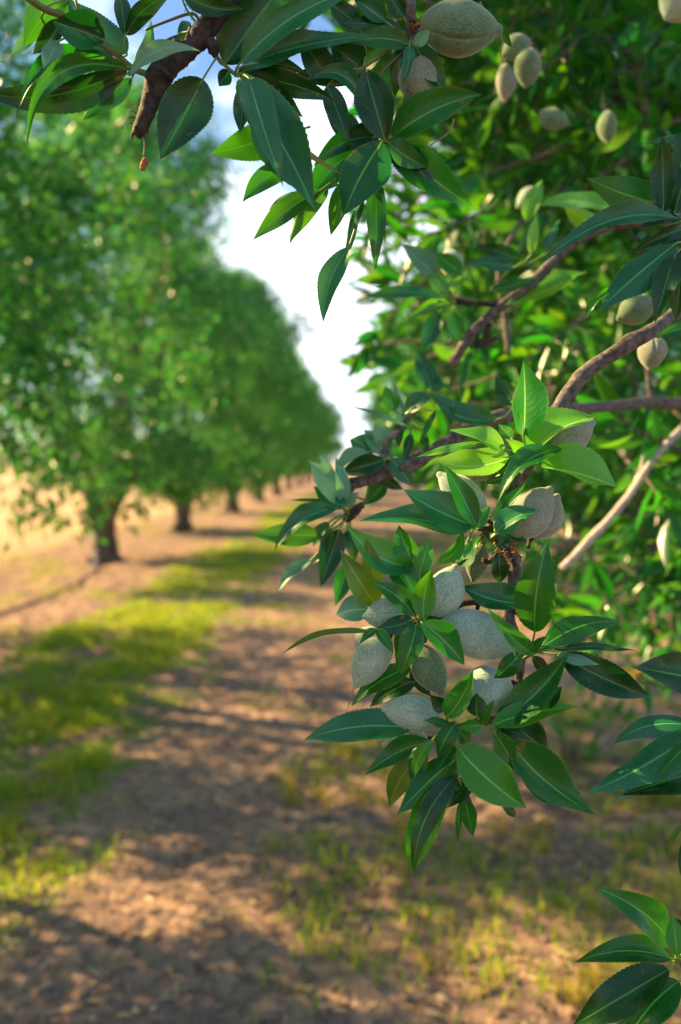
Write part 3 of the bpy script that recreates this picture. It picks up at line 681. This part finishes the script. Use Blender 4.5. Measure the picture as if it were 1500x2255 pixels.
Cb = branch('fruiting almond branch reaching in from the right, laden with fuzzy green almonds', ZC,
 [('bark', main),
  ('barkdark', [(1128, 1300, 20), (1080, 1322, 16), (1020, 1328, 16), (965, 1352, 20), (925, 1374, 22), (905, 1368, 12)], 'spur'),
  ('barkdark', [(925, 1374, 18), (935, 1400, 16), (925, 1420, 8)], 'spur'),
  ('barkdark', [(1112, 1160, 20), (1085, 1165, 18), (1060, 1165, 12), (1040, 1160, 8)], 'spur'),
  ('barkdark', [(1110, 1200, 22), (1080, 1235, 14), (1062, 1232, 10)], 'spur'),
  ('barkdark', [(1124, 1320, 14), (1140, 1345, 12), (1132, 1352, 6)], 'spur'), ('barkdark', [(1055, 1325, 10), (1050, 1345, 8), (1046, 1350, 4)], 'spur'),
  ('bark', [(1165, 1020, 14), (1162, 1000, 12), (1158, 990, 8)], 'spur'),
  ('stem', [(1148, 1455, 9), (1170, 1440, 8), (1200, 1430, 6), (1240, 1428, 5)], 'shoot'),
  ('barkdark', [(1095, 1575, 18), (1105, 1620, 16), (1098, 1650, 8)], 'spur')],
 Cn, '''
1153 960 1152 794 82 g 3 -.75
1172 998 1314 918 76 b 3 1.0 .06
1112 990 988 947 42 b 1 .8 -.08
1122 1006 958 1010 62 b 2 .9 -.06
1060 975 914 1008 18 b 1 .3 .04
1188 1028 1361 1074 78 b 3 .9 -.05
1238 988 1096 1108 48 n 4 .5 .10
1145 1002 1112 966 30 b 3 .4
1128 968 1098 935 26 g 0 .3
1132 1045 1064 1066 30 n -1 .2
1092 1172 1185 1122 56 t 4 .5 .05
1090 1150 1158 1062 34 n 2 .4
1048 1155 978 1024 52 n 4 .2 .03
1045 1158 888 1078 86 t 3 .35 -.03
1022 1172 790 1148 56 t 1.4 .5 .08
915 1252 764 1156 74 t 2 .4 -.10
1042 1168 1080 1112 34 g 4 .3
1092 1202 1124 1182 38 d 3 .1
1098 1215 1100 1284 40 d 2 .1
1178 1392 1208 1190 92 n 4 .15 .03
1022 1232 1066 1176 22 g 4 .4
962 1242 1020 1164 34 g 3 .3 -.15
1005 1245 1040 1185 60 t 1 .4
915 1250 878 1156 60 g 2.4 .4 -.08
925 1262 946 1188 46 g 3 .2
925 1345 838 1208 84 n 2 .4 .03
828 1335 748 1208 62 o 2 .3 -.06
830 1300 808 1186 48 o 2.5 .2
812 1342 739 1354 62 p 2.5 .5
912 1356 817 1282 50 n 5 .3 .05
932 1362 951 1252 54 g 6 .1 .06
910 1364 829 1383 46 d 6 .2 -.06
928 1370 1023 1466 66 g 7 .35 .03
918 1374 880 1486 56 n 6 .2 -.05
820 1392 615 1445 15 o 5 .3 .06
828 1384 792 1418 20 n 6 .2
830 1384 868 1440 26 n 6 .2
872 1392 872 1487 32 n 5 .1 .12
905 1470 773 1556 48 n 1 .35 .04
915 1500 812 1560 44 d 0 .2 .06
905 1475 950 1534 34 d 0 .1
1150 1330 1016 1290 66 t 2 .5 -.10
1175 1440 1073 1338 40 g 5 .3 -.1
1148 1438 1088 1494 46 n 6 .2 -.05
1192 1428 1369 1370 62 n 3 .35 .06
1215 1430 1405 1434 18 d 3.5 .3
1232 1442 1434 1534 78 d 2 .1 -.04
1225 1440 1322 1463 24 p 3 .5 -.1
1098 1592 1252 1438 80 n 4 .15 -.04
1082 1597 1274 1555 52 g 5 .4 .05
1118 1590 1205 1655 78 d 1 .1
1006 1645 1160 1780 100 g 7 .25 -.05
1122 1632 1311 1795 100 n 6 .3 -.03
1088 1612 1142 1708 46 n 7 .3 .03
1148 1705 1238 1778 40 t 3 .2 -.05
905 1604 668 1630 74 t 4 .45 .06
950 1634 803 1708 54 n 6 .25 .10
925 1660 857 1780 56 o 3 .2 .05
940 1648 912 1730 46 t 5 .3 .05
955 1628 915 1714 30 g 7 .3 .06
1000 1672 874 1794 72 n 6 .15 .03
1005 1706 906 1926 74 g 5 .3 .02
1010 1704 912 1930 52 d 5.6 .1 .10
1005 1590 964 1668 44 n 7 .3
1008 1602 1028 1642 34 n 7 .4
1062 1600 1008 1604 34 g 8 .5
985 1580 1043 1474 52 g 7 .3 -.05
1050 1578 1050 1526 46 d 8 .1
978 1562 948 1530 38 d 5 .1
1022 1755 1042 1842 38 n 3 .1
1016 1760 1008 1858 16 n 3.2 .1
1105 1770 1136 1798 22 d 3 .2
1002 1735 1042 1772 34 d 4 .1
1040 1710 985 1780 40 d 3 .1
1195 1560 1238 1512 40 d 3 .2
1420 1495 1355 1468 26 y 2 .1
1060 1130 1000 1180 40 g 0 .1
1165 1000 1135 905 26 g 1 .3 .08
1150 1010 1090 1050 24 n 2 .4
1182 1012 1235 1035 26 n 1 .4
1108 1170 1160 1190 24 n 2 .3
1095 1165 1040 1200 22 d 1 .2
935 1365 985 1320 26 n 2 .3
918 1380 868 1425 30 n 6 .3 .1
1062 1595 1090 1540 26 n 6 .3
1100 1600 1160 1625 30 d 4 .2
990 1600 935 1588 22 n 6 .4 .08
1090 1612 1112 1690 28 g 6 .3
1168 1436 1205 1400 22 n 5 .4
1172 1445 1215 1490 28 d 3 .2
1000 1640 960 1700 34 n 5 .3
1012 1660 1060 1730 34 d 4 .2
''', 7)
scales(Cb, [(1012, 1160, .60, 20, 22), (1112, 1218, .60, 30, 46), (1050, 1200, .605, 18, 14), (826, 1402, .60, 18, 26), (1062, 1182, .60, 18, 14), (922, 1372, .605, 16, 14)], 3)

fruit('large grey green almond at the top edge beside the hanging leafy shoot', 924, 52, 1099, 66, 122, .60, 'f_green_shade', style=[(1108, 85), (1105, 110), (1112, 132)], seed=1, grv=-20)
fruit('brownish almond under the large top almond, half behind a drooping leaf', 912, 118, 950, 232, 96, .615, 'f_brown', seed=2)
fruit('almond with a curled thread at its top, beside the half yellow leaf', 948, 1358, 1004, 1248, 88, .60, 'f_pale', style=[(1006, 1250), (1006, 1228), (1001, 1207)], seed=3, grv=150)
fruit('almond at the left of the cluster, just above the thin narrow leaf', 892, 1352, 803, 1358, 70, .592, 'f_pale', dz=-.01, seed=4, grv=-70)
fruit('largest almond, lying sideways at the middle of the cluster', 968, 1362, 1144, 1428, 104, .60, 'f_blue', seed=5, grv=140)
fruit('almond pointing down with a dried tail, lowest left of the cluster', 858, 1400, 783, 1510, 80, .598, 'f_pale', style=[(779, 1518), (772, 1545), (765, 1566)], seed=6, grv=60)
fruit('pale almond mostly hidden behind the one with the dried tail', 835, 1385, 788, 1440, 62, .622, 'f_pale', seed=7)
fruit('almond below the broad centre leaf, pointing down', 925, 1420, 972, 1526, 74, .602, 'f_green_shade', seed=8, grv=70)
fruit('round bluish almond at the lower right of the cluster behind a torn leaf', 1128, 1505, 1015, 1545, 112, .605, 'f_blue', seed=9, grv=200)
fruit('lowest whole almond, lying on its side with its point to the left', 970, 1588, 846, 1560, 82, .59, 'f_pale', seed=10, grv=-60)
fruit('almond peeping out beneath the lowest whole almond', 945, 1628, 846, 1640, 60, .615, 'f_pale', seed=11)
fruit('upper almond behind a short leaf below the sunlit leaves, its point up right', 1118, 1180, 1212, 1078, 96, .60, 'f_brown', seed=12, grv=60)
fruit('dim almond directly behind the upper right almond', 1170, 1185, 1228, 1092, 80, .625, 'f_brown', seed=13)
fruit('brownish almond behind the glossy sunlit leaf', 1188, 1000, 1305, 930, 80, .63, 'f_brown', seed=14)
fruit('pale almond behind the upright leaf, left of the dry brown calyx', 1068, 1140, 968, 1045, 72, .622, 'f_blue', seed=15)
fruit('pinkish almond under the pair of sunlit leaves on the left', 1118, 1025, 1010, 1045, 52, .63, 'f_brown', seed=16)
fruit('small dim almond between the main stem and the threaded almond', 1062, 1195, 1042, 1278, 54, .63, 'f_green_shade', seed=17)

# --- D. cut stub branch behind, with blurred leaves --------------------------------
ZD = .80
Dn = [(770, 1135, ZD), (845, 1012, ZD), (880, 920, .9), (800, 1100, ZD), (1090, 925, .84)]
branch('grey branch running level behind the fruit, ending in a sawn stub over the alley', ZD,
 [('bark', [(1950, 800, 46, 1.9), (1650, 872, 36, 1.45), (1500, 888, 28, 1.25), (1440, 886, 28, 1.2), (1400, 889, 25, 1.15), (1310, 898, 24, 1.05), (1180, 905, 30, .95), (1070, 928, 33, .87), (960, 990, 32, .82), (905, 1022, 36), (850, 1040, 34), (800, 1058, 28), (768, 1068, 26), (762, 1070, 18)]),
  ('bark', [(1435, 885, 14, 1.2), (1430, 850, 12, 1.2), (1425, 800, 10, 1.2), (1424, 770, 8, 1.2)], 'spur'),
  ('bark', [(860, 1030, 16), (850, 1000, 15), (845, 985, 12), (880, 945, 12), (940, 870, 10, .82)], 'spur'),
  ('stem', [(815, 1060, 7), (806, 1100, 7), (785, 1125, 8), (768, 1150, 8)], 'shoot'),
  ('barkdark', [(800, 1110, 12), (780, 1125, 26), (765, 1140, 24), (762, 1150, 10)], 'spur')],
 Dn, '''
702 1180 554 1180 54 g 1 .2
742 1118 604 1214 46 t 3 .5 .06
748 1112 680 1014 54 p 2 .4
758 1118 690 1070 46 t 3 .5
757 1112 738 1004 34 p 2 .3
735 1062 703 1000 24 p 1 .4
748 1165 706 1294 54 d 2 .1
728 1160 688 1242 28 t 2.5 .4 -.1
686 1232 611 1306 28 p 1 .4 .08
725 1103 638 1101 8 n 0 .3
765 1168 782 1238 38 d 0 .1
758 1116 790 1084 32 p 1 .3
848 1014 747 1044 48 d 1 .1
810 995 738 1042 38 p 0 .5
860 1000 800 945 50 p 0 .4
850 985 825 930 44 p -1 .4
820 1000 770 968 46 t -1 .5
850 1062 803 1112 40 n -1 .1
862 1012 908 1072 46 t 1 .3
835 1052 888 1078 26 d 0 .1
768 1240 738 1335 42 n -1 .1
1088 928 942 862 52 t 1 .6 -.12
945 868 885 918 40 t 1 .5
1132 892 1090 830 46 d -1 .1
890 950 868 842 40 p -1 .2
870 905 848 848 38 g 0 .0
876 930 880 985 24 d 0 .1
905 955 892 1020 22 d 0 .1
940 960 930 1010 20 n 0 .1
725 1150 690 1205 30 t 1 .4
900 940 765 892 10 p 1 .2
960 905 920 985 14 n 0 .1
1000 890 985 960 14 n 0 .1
''', 9)

# --- E. mid depth branch with blurred whorls -----------------------------------------
ZE = .95
En = [(1005, 662, ZE), (1130, 590, ZE), (1290, 600, ZE), (945, 860, ZE), (1160, 480, ZE), (1360, 470, ZE)]
Eb = branch('long curved brown almond branch crossing the foliage at upper right', ZE,
 [('bark', [(1900, 420, 40, 1.4), (1560, 470, 30, 1.1), (1440, 484, 26), (1350, 494, 26), (1280, 522, 26), (1235, 558, 24), (1190, 605, 24), (1140, 648, 24), (1100, 678, 24), (1065, 708, 22), (1035, 740, 26), (1010, 778, 22), (998, 802, 26)]),
  ('barkdark', [(1110, 672, 14), (1060, 668, 12), (1005, 662, 14), (985, 640, 10), (968, 625, 10)], 'spur'),
  ('barkdark', [(1078, 712, 12), (1070, 742, 14), (1050, 762, 12), (1095, 745, 10)], 'spur')],
 En, '''
962 605 884 538 52 p 1 .3
1018 602 954 556 42 g 2 .2
982 658 944 578 38 b 1 .3
985 632 1030 597 20 b 1 .6
978 645 818 630 20 n 1 .4
972 655 799 656 30 t 2 .5 .05
985 670 896 706 28 g 2 .3 .05
966 688 932 772 42 t 1 .2
998 690 1010 755 38 t 1 .2
1132 590 1024 580 32 t 1 .6
1148 572 1048 540 36 d 1 .1
1285 602 1112 672 46 b 0 .9 .05
948 850 918 770 46 t 0 .2
970 862 912 790 40 t 0 .2
1160 488 1195 395 40 b -1 .3
1170 560 1182 470 26 b 1 .2
1358 470 1180 455 40 b 1 .9 .08
1080 640 1195 610 28 n 1 .4
1330 500 1240 450 44 b -1 .6
1200 560 1235 480 20 t 1 .3
1025 680 1048 790 40 n -1 .2
1015 690 1050 660 30 g 0 .2
''', 11)
fruit('pale almond blurred behind a leaf whorl at the right edge of the white sky', 1000, 610, 985, 548, 50, 1.02, 'f_pale', seed=20)
# --- F. right edge upper spray
ZF = .60
Fn = [(1520, 470, ZF), (1530, 500, ZF), (1520, 540, ZF)]
branch('dark leafy almond spray cut off by the right edge, above the fruiting branch', ZF,
 [('bark', [(1900, 300, 34, .9), (1650, 420, 26, .7), (1560, 470, 18), (1520, 500, 14), (1500, 545, 8)])], Fn, '''
1468 452 1291 392 84 n 1 .2 -.04
1462 468 1458 296 56 d 3 .0
1490 410 1522 255 44 d 1 .2
1530 312 1420 318 22 t 0 .5
1485 470 1525 345 66 d 2 .1
1500 486 1178 592 44 t 3 .6 .06
1490 535 1317 686 78 t 4 .4 .04
1488 560 1442 714 58 d 4 .1
1508 555 1488 710 60 d 4.5 .1
1352 632 1291 702 14 g 2 .3 .05
1525 720 1442 742 30 n 3 .3
1500 470 1400 505 30 d 1 .2
1510 480 1420 465 34 d 0 .2
1530 500 1380 560 36 d 0 .2
1495 500 1460 600 40 d 0 .1
''', 13)
fruit('dim olive almond blurred below the right edge spray, beside the branch end', 1435, 735, 1432, 812, 62, .80, 'f_brown', seed=21)
fruit('grey almond half hidden behind the broad blue green leaf at right', 1440, 665, 1362, 702, 66, .82, 'f_green_shade', seed=22)
fruit('pale almond cut by the top right corner of the frame', 1530, -30, 1468, 38, 92, .95, 'f_blue', seed=23)
fruit('rounder pale green almond of the blurred pair below the top edge', 1170, 108, 1158, 190, 64, .98, 'f_green_shade', seed=24)
fruit('upper left almond of the blurred pair below the top edge', 1168, 90, 1108, 122, 56, 1.0, 'f_green_shade', seed=25)
fruit('long brownish almond hanging behind the blurred pair', 1112, 140, 1112, 222, 44, 1.03, 'f_brown', seed=26)
fruit('dark sideways almond in deep shade under the blurred pair', 1185, 250, 1252, 272, 46, 1.2, 'f_green_shade', seed=27)
fruit('dark upright almond in deep shade near the upper right', 1336, 244, 1340, 312, 46, 1.1, 'f_green_shade', seed=28)
fruit('greyish blurred almond above the curved branch, left of its top', 1190, 420, 1140, 455, 44, 1.25, 'f_pale', seed=29)

# --- G. right edge middle spray
ZG = .57
branch('leafy almond shoot entering from the right edge, lower than the fruit cluster', ZG,
 [('stem', [(2000, 1300, 30, .9), (1680, 1500, 16, .62), (1560, 1570, 10), (1540, 1600, 8), (1545, 1680, 7), (1530, 1800, 6), (1520, 1835, 4)])], [(1540, 1600, ZG), (1545, 1680, ZG), (1550, 1500, ZG)], '''
1560 1498 1398 1468 92 d 0 .35 .0
1530 1600 1348 1640 50 t 0 .4 .08
1545 1600 1294 1746 78 t 2 .5 -.03
1560 1690 1366 1752 78 d 1 .0
1525 1630 1450 1710 36 n 3 .3
1520 1738 1350 1766 32 p -2 .4
1508 1815 1474 1884 12 o 1 .3 .1
1510 1845 1498 1930 16 d 1 .3
''', 15)
# --- H. bottom right spray
ZH = .60
branch('small almond spray of dark leaves in the bottom right corner', ZH,
 [('stem', [(2000, 1700, 34, .95), (1700, 1950, 16, .66), (1560, 2090, 12), (1520, 2110, 12), (1490, 2116, 12), (1482, 2120, 8)]), ('stem', [(1500, 2112, 10), (1512, 2180, 10), (1530, 2290, 8)], 'shoot')], [(1490, 2112, ZH), (1505, 2160, ZH)], '''
1474 2078 1305 1951 76 n 1 .25 .05
1478 2112 1264 2120 58 n 1 .3 .04
1474 2134 1260 2260 86 d 2 .2 -.03
1496 2160 1378 2300 84 n 1 .2 .03
1492 2105 1480 2012 42 g 3 .2
1520 2060 1458 2010 26 d 0 .2
1478 2080 1462 2050 22 d 0 .2
1475 2170 1340 2275 44 t 0 .5
''', 17)
# --- I. pale sunlit branch and dark horizontal branch behind
branch('bare pale branch in full sun, slanting behind the fruit cluster at right', 1.25,
 [('barksunlit', [(1236, 1252, 15), (1262, 1228, 16), (1300, 1186, 18), (1340, 1146, 17), (1372, 1108, 17), (1405, 1062, 15), (1440, 1010, 14), (1500, 944, 15, 1.3), (1620, 820, 20, 1.5), (1900, 640, 34, 1.9)]), ('barksunlit', [(1405, 1062, 10), (1412, 1030, 8), (1420, 990, 5)], 'spur')],
 [(1400, 1060, 1.25)], '', 19)
branch('thin upright twig among the blurred leaves behind the long curved branch', 1.3,
 [('bark', [(1120, 780, 12), (1112, 700, 12), (1098, 610, 11), (1115, 545, 12, 1.35), (1170, 470, 12, 1.5), (1300, 380, 14, 1.9), (1560, 260, 22, 2.4), (1900, 150, 40, 2.6)])], [(1120, 780, 1.3)], '', 23)

# ---------------------------------------------------------------- the near tree these branches belong to
def shoot_arrays(g, n=11, Ln=.16):
    t_ = g.uniform(.05, 1, n); t_ = np.sort(t_); az = np.arange(n)*2.4+g.uniform(-.4, .4, n)
    pos = np.stack([t_*Ln, .012*np.sin(t_*3), 0*t_], -1)
    d = np.stack([.55+.6*t_, np.cos(az)*.8, np.sin(az)*.8], -1)+g.normal(0, .15, (n, 3)); d /= np.linalg.norm(d, axis=1)[:, None]
    nr = np.cross(d, np.cross([1, 0, 0], d))*-1+g.normal(0, .3, (n, 3))
    return pos, d, nr, g.uniform(.055, .085, n), g.uniform(.017, .027, n)
def leaves_multi(pos, d, nr, Ls, Ws, curl):
    """n leaves, 5 stations x 3"""
    n = len(pos); s = np.cross(nr, d); s /= np.linalg.norm(s, axis=1)[:, None]+1e-9; nn = np.cross(d, s)
    st = np.array([0, .18, .42, .72, 1.]); wf = np.array([.06, .75, 1., .66, .02])
    V = np.zeros((n, 5, 3, 3)); uv = np.zeros((n, 5, 3, 2))
    for k in range(5):
        c = pos+d*(Ls*st[k])[:, None]+nn*(curl*Ls*st[k]**2*-1)[:, None]
        for j, u in enumerate((-1, 0, 1)):
            V[:, k, j] = c+s*(u*Ws*.5*wf[k])[:, None]+nn*(abs(u)*Ws*.18*wf[k])[:, None]
            uv[:, k, j] = (.5+.5*u, st[k])
    i = (np.arange(n)*15)[:, None, None]+(np.arange(4)*3)[None, :, None]+np.arange(2)[None, None]
    F = np.stack([i, i+1, i+4, i+3], -1).reshape(-1, 4)
    return V.reshape(-1, 3), F, uv.reshape(-1, 2)
SH = []
for k in range(6):
    g = np.random.default_rng(500+k); a_ = shoot_arrays(g, 10+k % 3); Vs, Fs, uvs = leaves_multi(*a_, g.uniform(-.05, .25, len(a_[0])))
    Vt, Ft, Tt = tube_np([(-.05, 0, -.004), (0, 0, 0), (.08, .008, 0), (.16, .002, 0)], [.003, .0026, .002, .001], n=3, ring=5)
    SH.append((Vs, Fs, uvs, Vt, Ft, Tt))
def shoot_mesh(k):
    Vs, Fs, uvs, Vt, Ft, Tt = SH[k]; mb = MB(); mb.add(Vs, Fs, None, uvs); mb.add(Vt, Ft, Tt)
    Q = np.vstack(mb.Q); T = np.vstack(mb.T); mi = np.concatenate([np.zeros(len(Fs)), np.ones(len(Ft)+len(Tt))])
    return mesh_np('leafy_shoot', np.vstack(mb.V), [Q, T], [M['crown'], M['bark']], uv=np.vstack(mb.uv), mi=mi)
SHM = [shoot_mesh(k) for k in range(6)]
NT = empty('almond_tree', (1.95, 2.6, 0)); tag(NT, 'nearest almond tree, its low shaded foliage filling the right half behind the fruit', 'tree')
NTl = np.array([1.95, 2.6, 0.])
mb = MB(); mb.tube([(0, 0, -.1), (0, 0, .05), (.02, 0, .4), (0, .02, .9)], [.28, .22, .17, .18], n=6, ring=18, bump=.14, seed=5, knots=5); link('trunk', mb.mesh('trunk', [M['trunk']]), NT)
limbs = [([(0, 0, .8), (-.25, -.3, 1.5), (-.55, -.8, 2.4), (-1.3, -1.2, 3.1), (-2.0, -1.3, 3.05), (-2.75, -1.1, 2.85)], [.11, .09, .07, .05, .035, .015]),
         ([(0, 0, .8), (-.4, .1, 1.5), (-.9, .3, 2.4), (-1.4, .2, 3.4), (-2.0, -.3, 3.9), (-2.7, -.9, 4.0)], [.11, .09, .065, .05, .035, .015]),
         ([(0, 0, .8), (.3, .4, 1.6), (.6, .9, 2.6), (.9, 1.3, 3.8)], [.11, .08, .05, .02]),
         ([(0, 0, .8), (.4, -.4, 1.5), (.7, -1.0, 2.3), (.9, -1.6, 3.2)], [.11, .08, .05, .02]),
         ([(-.2, -.2, 1.35), (-.5, -.9, 1.55), (-.8, -1.4, 1.75), (-1.0, -1.75, 1.85)], [.07, .05, .035, .02]),
         ([(-.1, 0, 1.1), (-.6, .2, 1.25), (-1.0, .35, 1.3), (-1.35, .4, 1.25)], [.06, .045, .03, .015])]
for k, (p_, r_) in enumerate(limbs):
    mb = MB(); mb.tube(p_, r_, n=7, ring=10, bump=.1, seed=60+k); link('limb', mb.mesh('limb', [M['trunk']]), NT)
# shoot positions: in view
def sample_view():
    pts = []
    g = np.random.default_rng(77)
    def dens(x, y):
        # edge of the foliage against the sky / alley, as the crown really hangs
        edge = np.interp(y, [-200, 60, 230, 300, 520, 640, 800, 900, 1010, 1100, 1250, 1340, 1440], [720, 800, 900, 930, 850, 840, 870, 900, 880, 990, 1180, 1230, 1330])
        d = np.clip((x-edge)/60, 0, 1)
        d = d*np.where(((x-985)/70)**2+((y-335)/75)**2 < 1, .0, 1)
        d = d*np.where(((x-975)/65)**2+((y-520)/55)**2 < 1, .05, 1)
        d = d*np.where(((x-1080)/45)**2+((y-430)/40)**2 < 1, .1, 1)
        d = d*np.where(y > 1060, np.clip(1.0-(y-1280)/200, .1, 1)*np.clip((x-1215)/60, 0, 1), 1)
        d = d*np.where(y > 1440, 0, 1)
        return d
    n = 12000
    x = g.uniform(720, 1720, n); y = g.uniform(-250, 1440, n); z = 1.3+(4.1-1.3)*g.random(n)**.75
    acc = g.random(n) < dens(x, y)*(z/4.1)**2*.40*(1+1.9*(y < 420))
    x, y, z = x[acc], y[acc], z[acc]
    return np.array([P(a, b, c)[:] for a, b, c in zip(x, y, z)]), z
Pv, Zv = sample_view()
# rest of the crown, outside the picture: overhead and to the right
n = 3600; g = np.random.default_rng(88)
q = np.stack([g.uniform(-1.6, 4.4, n), g.uniform(-2.6, 5.0, n), g.uniform(1.3, 5.0, n)], -1)
c0 = np.array([1.5, 1.6, 3.2]); e_ = ((q-c0)/np.array([2.9, 3.4, 1.9])); rr = np.linalg.norm(e_, axis=1)
ok = (rr < 1) & (rr > .35)
px_, py_, dp = proj(q)
inv = (dp > 0) & (px_ > -120) & (px_ < 1640) & (py_ > -140) & (py_ < 2400)
ok &= ~inv; ok &= np.linalg.norm(q-np.array([0, 0, 1.5]), axis=1) > .8
ok &= vnoise(q[:, 0]+q[:, 2]*.3, q[:, 1]+q[:, 2]*.5, .55, 31) > .47
q = q[ok]
# dense unseen boughs added above the frame to shade the near branches and foliage
n = 6500; q2 = np.stack([g.uniform(-2.2, 1.0, n), g.uniform(.3, 4.0, n), g.uniform(1.7, 4.8, n)], -1)
o1 = np.linalg.norm((q2-np.array([-1.1, 1.0, 2.3]))/np.array([.8, .62, .62]), axis=1) < 1
o2 = np.linalg.norm((q2-np.array([-.8, 2.7, 3.95]))/np.array([1.5, 1.8, .95]), axis=1) < 1
px_, py_, dp = proj(q2); inv = (dp > 0) & (px_ > -120) & (px_ < 1640) & (py_ > -130) & (py_ < 2400)
q2 = q2[(o1 | (o2 & (g.random(n) < .7))) & ~inv]; print('overhead', len(q2))
allp = np.vstack([Pv, q, q2])
# gaps cut in the foliage to let sun onto the whorl and bare branch
tgt = np.array(P(1170, 985, .61)); sd_ = np.array(SUN); rel = allp-tgt; al = rel @ sd_; pd = np.linalg.norm(rel-al[:, None]*sd_, axis=1)
keep = ~((al > 0) & (pd < .17))
for tx_, ty_ in ((1250, 1240), (1300, 1186), (1350, 1130), (1400, 1068), (1450, 1000)):
    rel = allp-np.array(P(tx_, ty_, 1.25)); al = rel @ sd_; pd = np.linalg.norm(rel-al[:, None]*sd_, axis=1); keep &= ~((al > 0) & (pd < .12))
inview = (np.arange(len(allp)) < len(Pv))[keep]; allp = allp[keep]
print('near shoots', len(allp), inview.sum())
g = np.random.default_rng(99)
dist = np.linalg.norm(allp-np.array([0, 0, 1.5]), axis=1)
order = np.argsort(np.where(inview, dist, 99))
near = set(order[:96].tolist())
mb = MB(); mt = MB()
for idx in range(len(allp)):
    p = Vector(allp[idx]); out_ = (p-Vector((1.95, 2.6, 2.2))); out_.normalize()
    d = (out_*.7+Vector(g.normal(0, .55, 3))+Vector((0, 0, .1))).normalized()
    rot = d.to_track_quat('X', 'Z').to_matrix() @ Matrix.Rotation(g.uniform(0, 6.28), 3, 'X'); sc = g.uniform(.85, 1.35); k = int(g.integers(0, 6))
    if idx in near:
        o = link('leafy_shoot', SHM[k], NT); o.matrix_local = Matrix.Translation(p-Vector(NTl)) @ rot.to_4x4() @ Matrix.Scale(sc, 4)
    else:
        Rn = np.array(rot)*sc; Vs, Fs, uvs, Vt, Ft, Tt = SH[k]
        mb.add(Vs @ Rn.T+np.array(p)-NTl, Fs, None, uvs); mt.add(Vt @ Rn.T+np.array(p)-NTl, Ft, Tt)
link('crown', mb.mesh('crown', [M['crown']]), NT)
link('crown_twigs', mt.mesh('crown_twigs', [M['bark']]), NT)

# low weed shrub under the right row, blurred
sh = empty('weed_shrub', (1.02, 3.9, 0)); tag(sh, 'low leafy sucker growth on the soil below the fruit cluster at right', 'plant')
g = np.random.default_rng(321)
mb = MB(); mt = MB()
for k in range(34):
    a = g.uniform(0, 6.28); r = g.uniform(0, .38); p = np.array([math.cos(a)*r*.9, math.sin(a)*r*.5, g.uniform(.02, .42)*(1-r)])
    d = Vector((math.cos(a)*.5, math.sin(a)*.5, .8)).normalized(); rot = d.to_track_quat('X', 'Z').to_matrix(); Rn = np.array(rot)*g.uniform(.5, .85); Vs, Fs, uvs, Vt, Ft, Tt = SH[k % 6]
    mb.add(Vs @ Rn.T+p, Fs, None, uvs); mt.tube([(p[0]*.3, p[1]*.3, -.02), p*.6, p], [.004, .003, .0025], n=3, ring=5)
link('foliage', mb.mesh('foliage', [M['crown']]), sh); link('stems', mt.mesh('stems', [M['bark']]), sh)
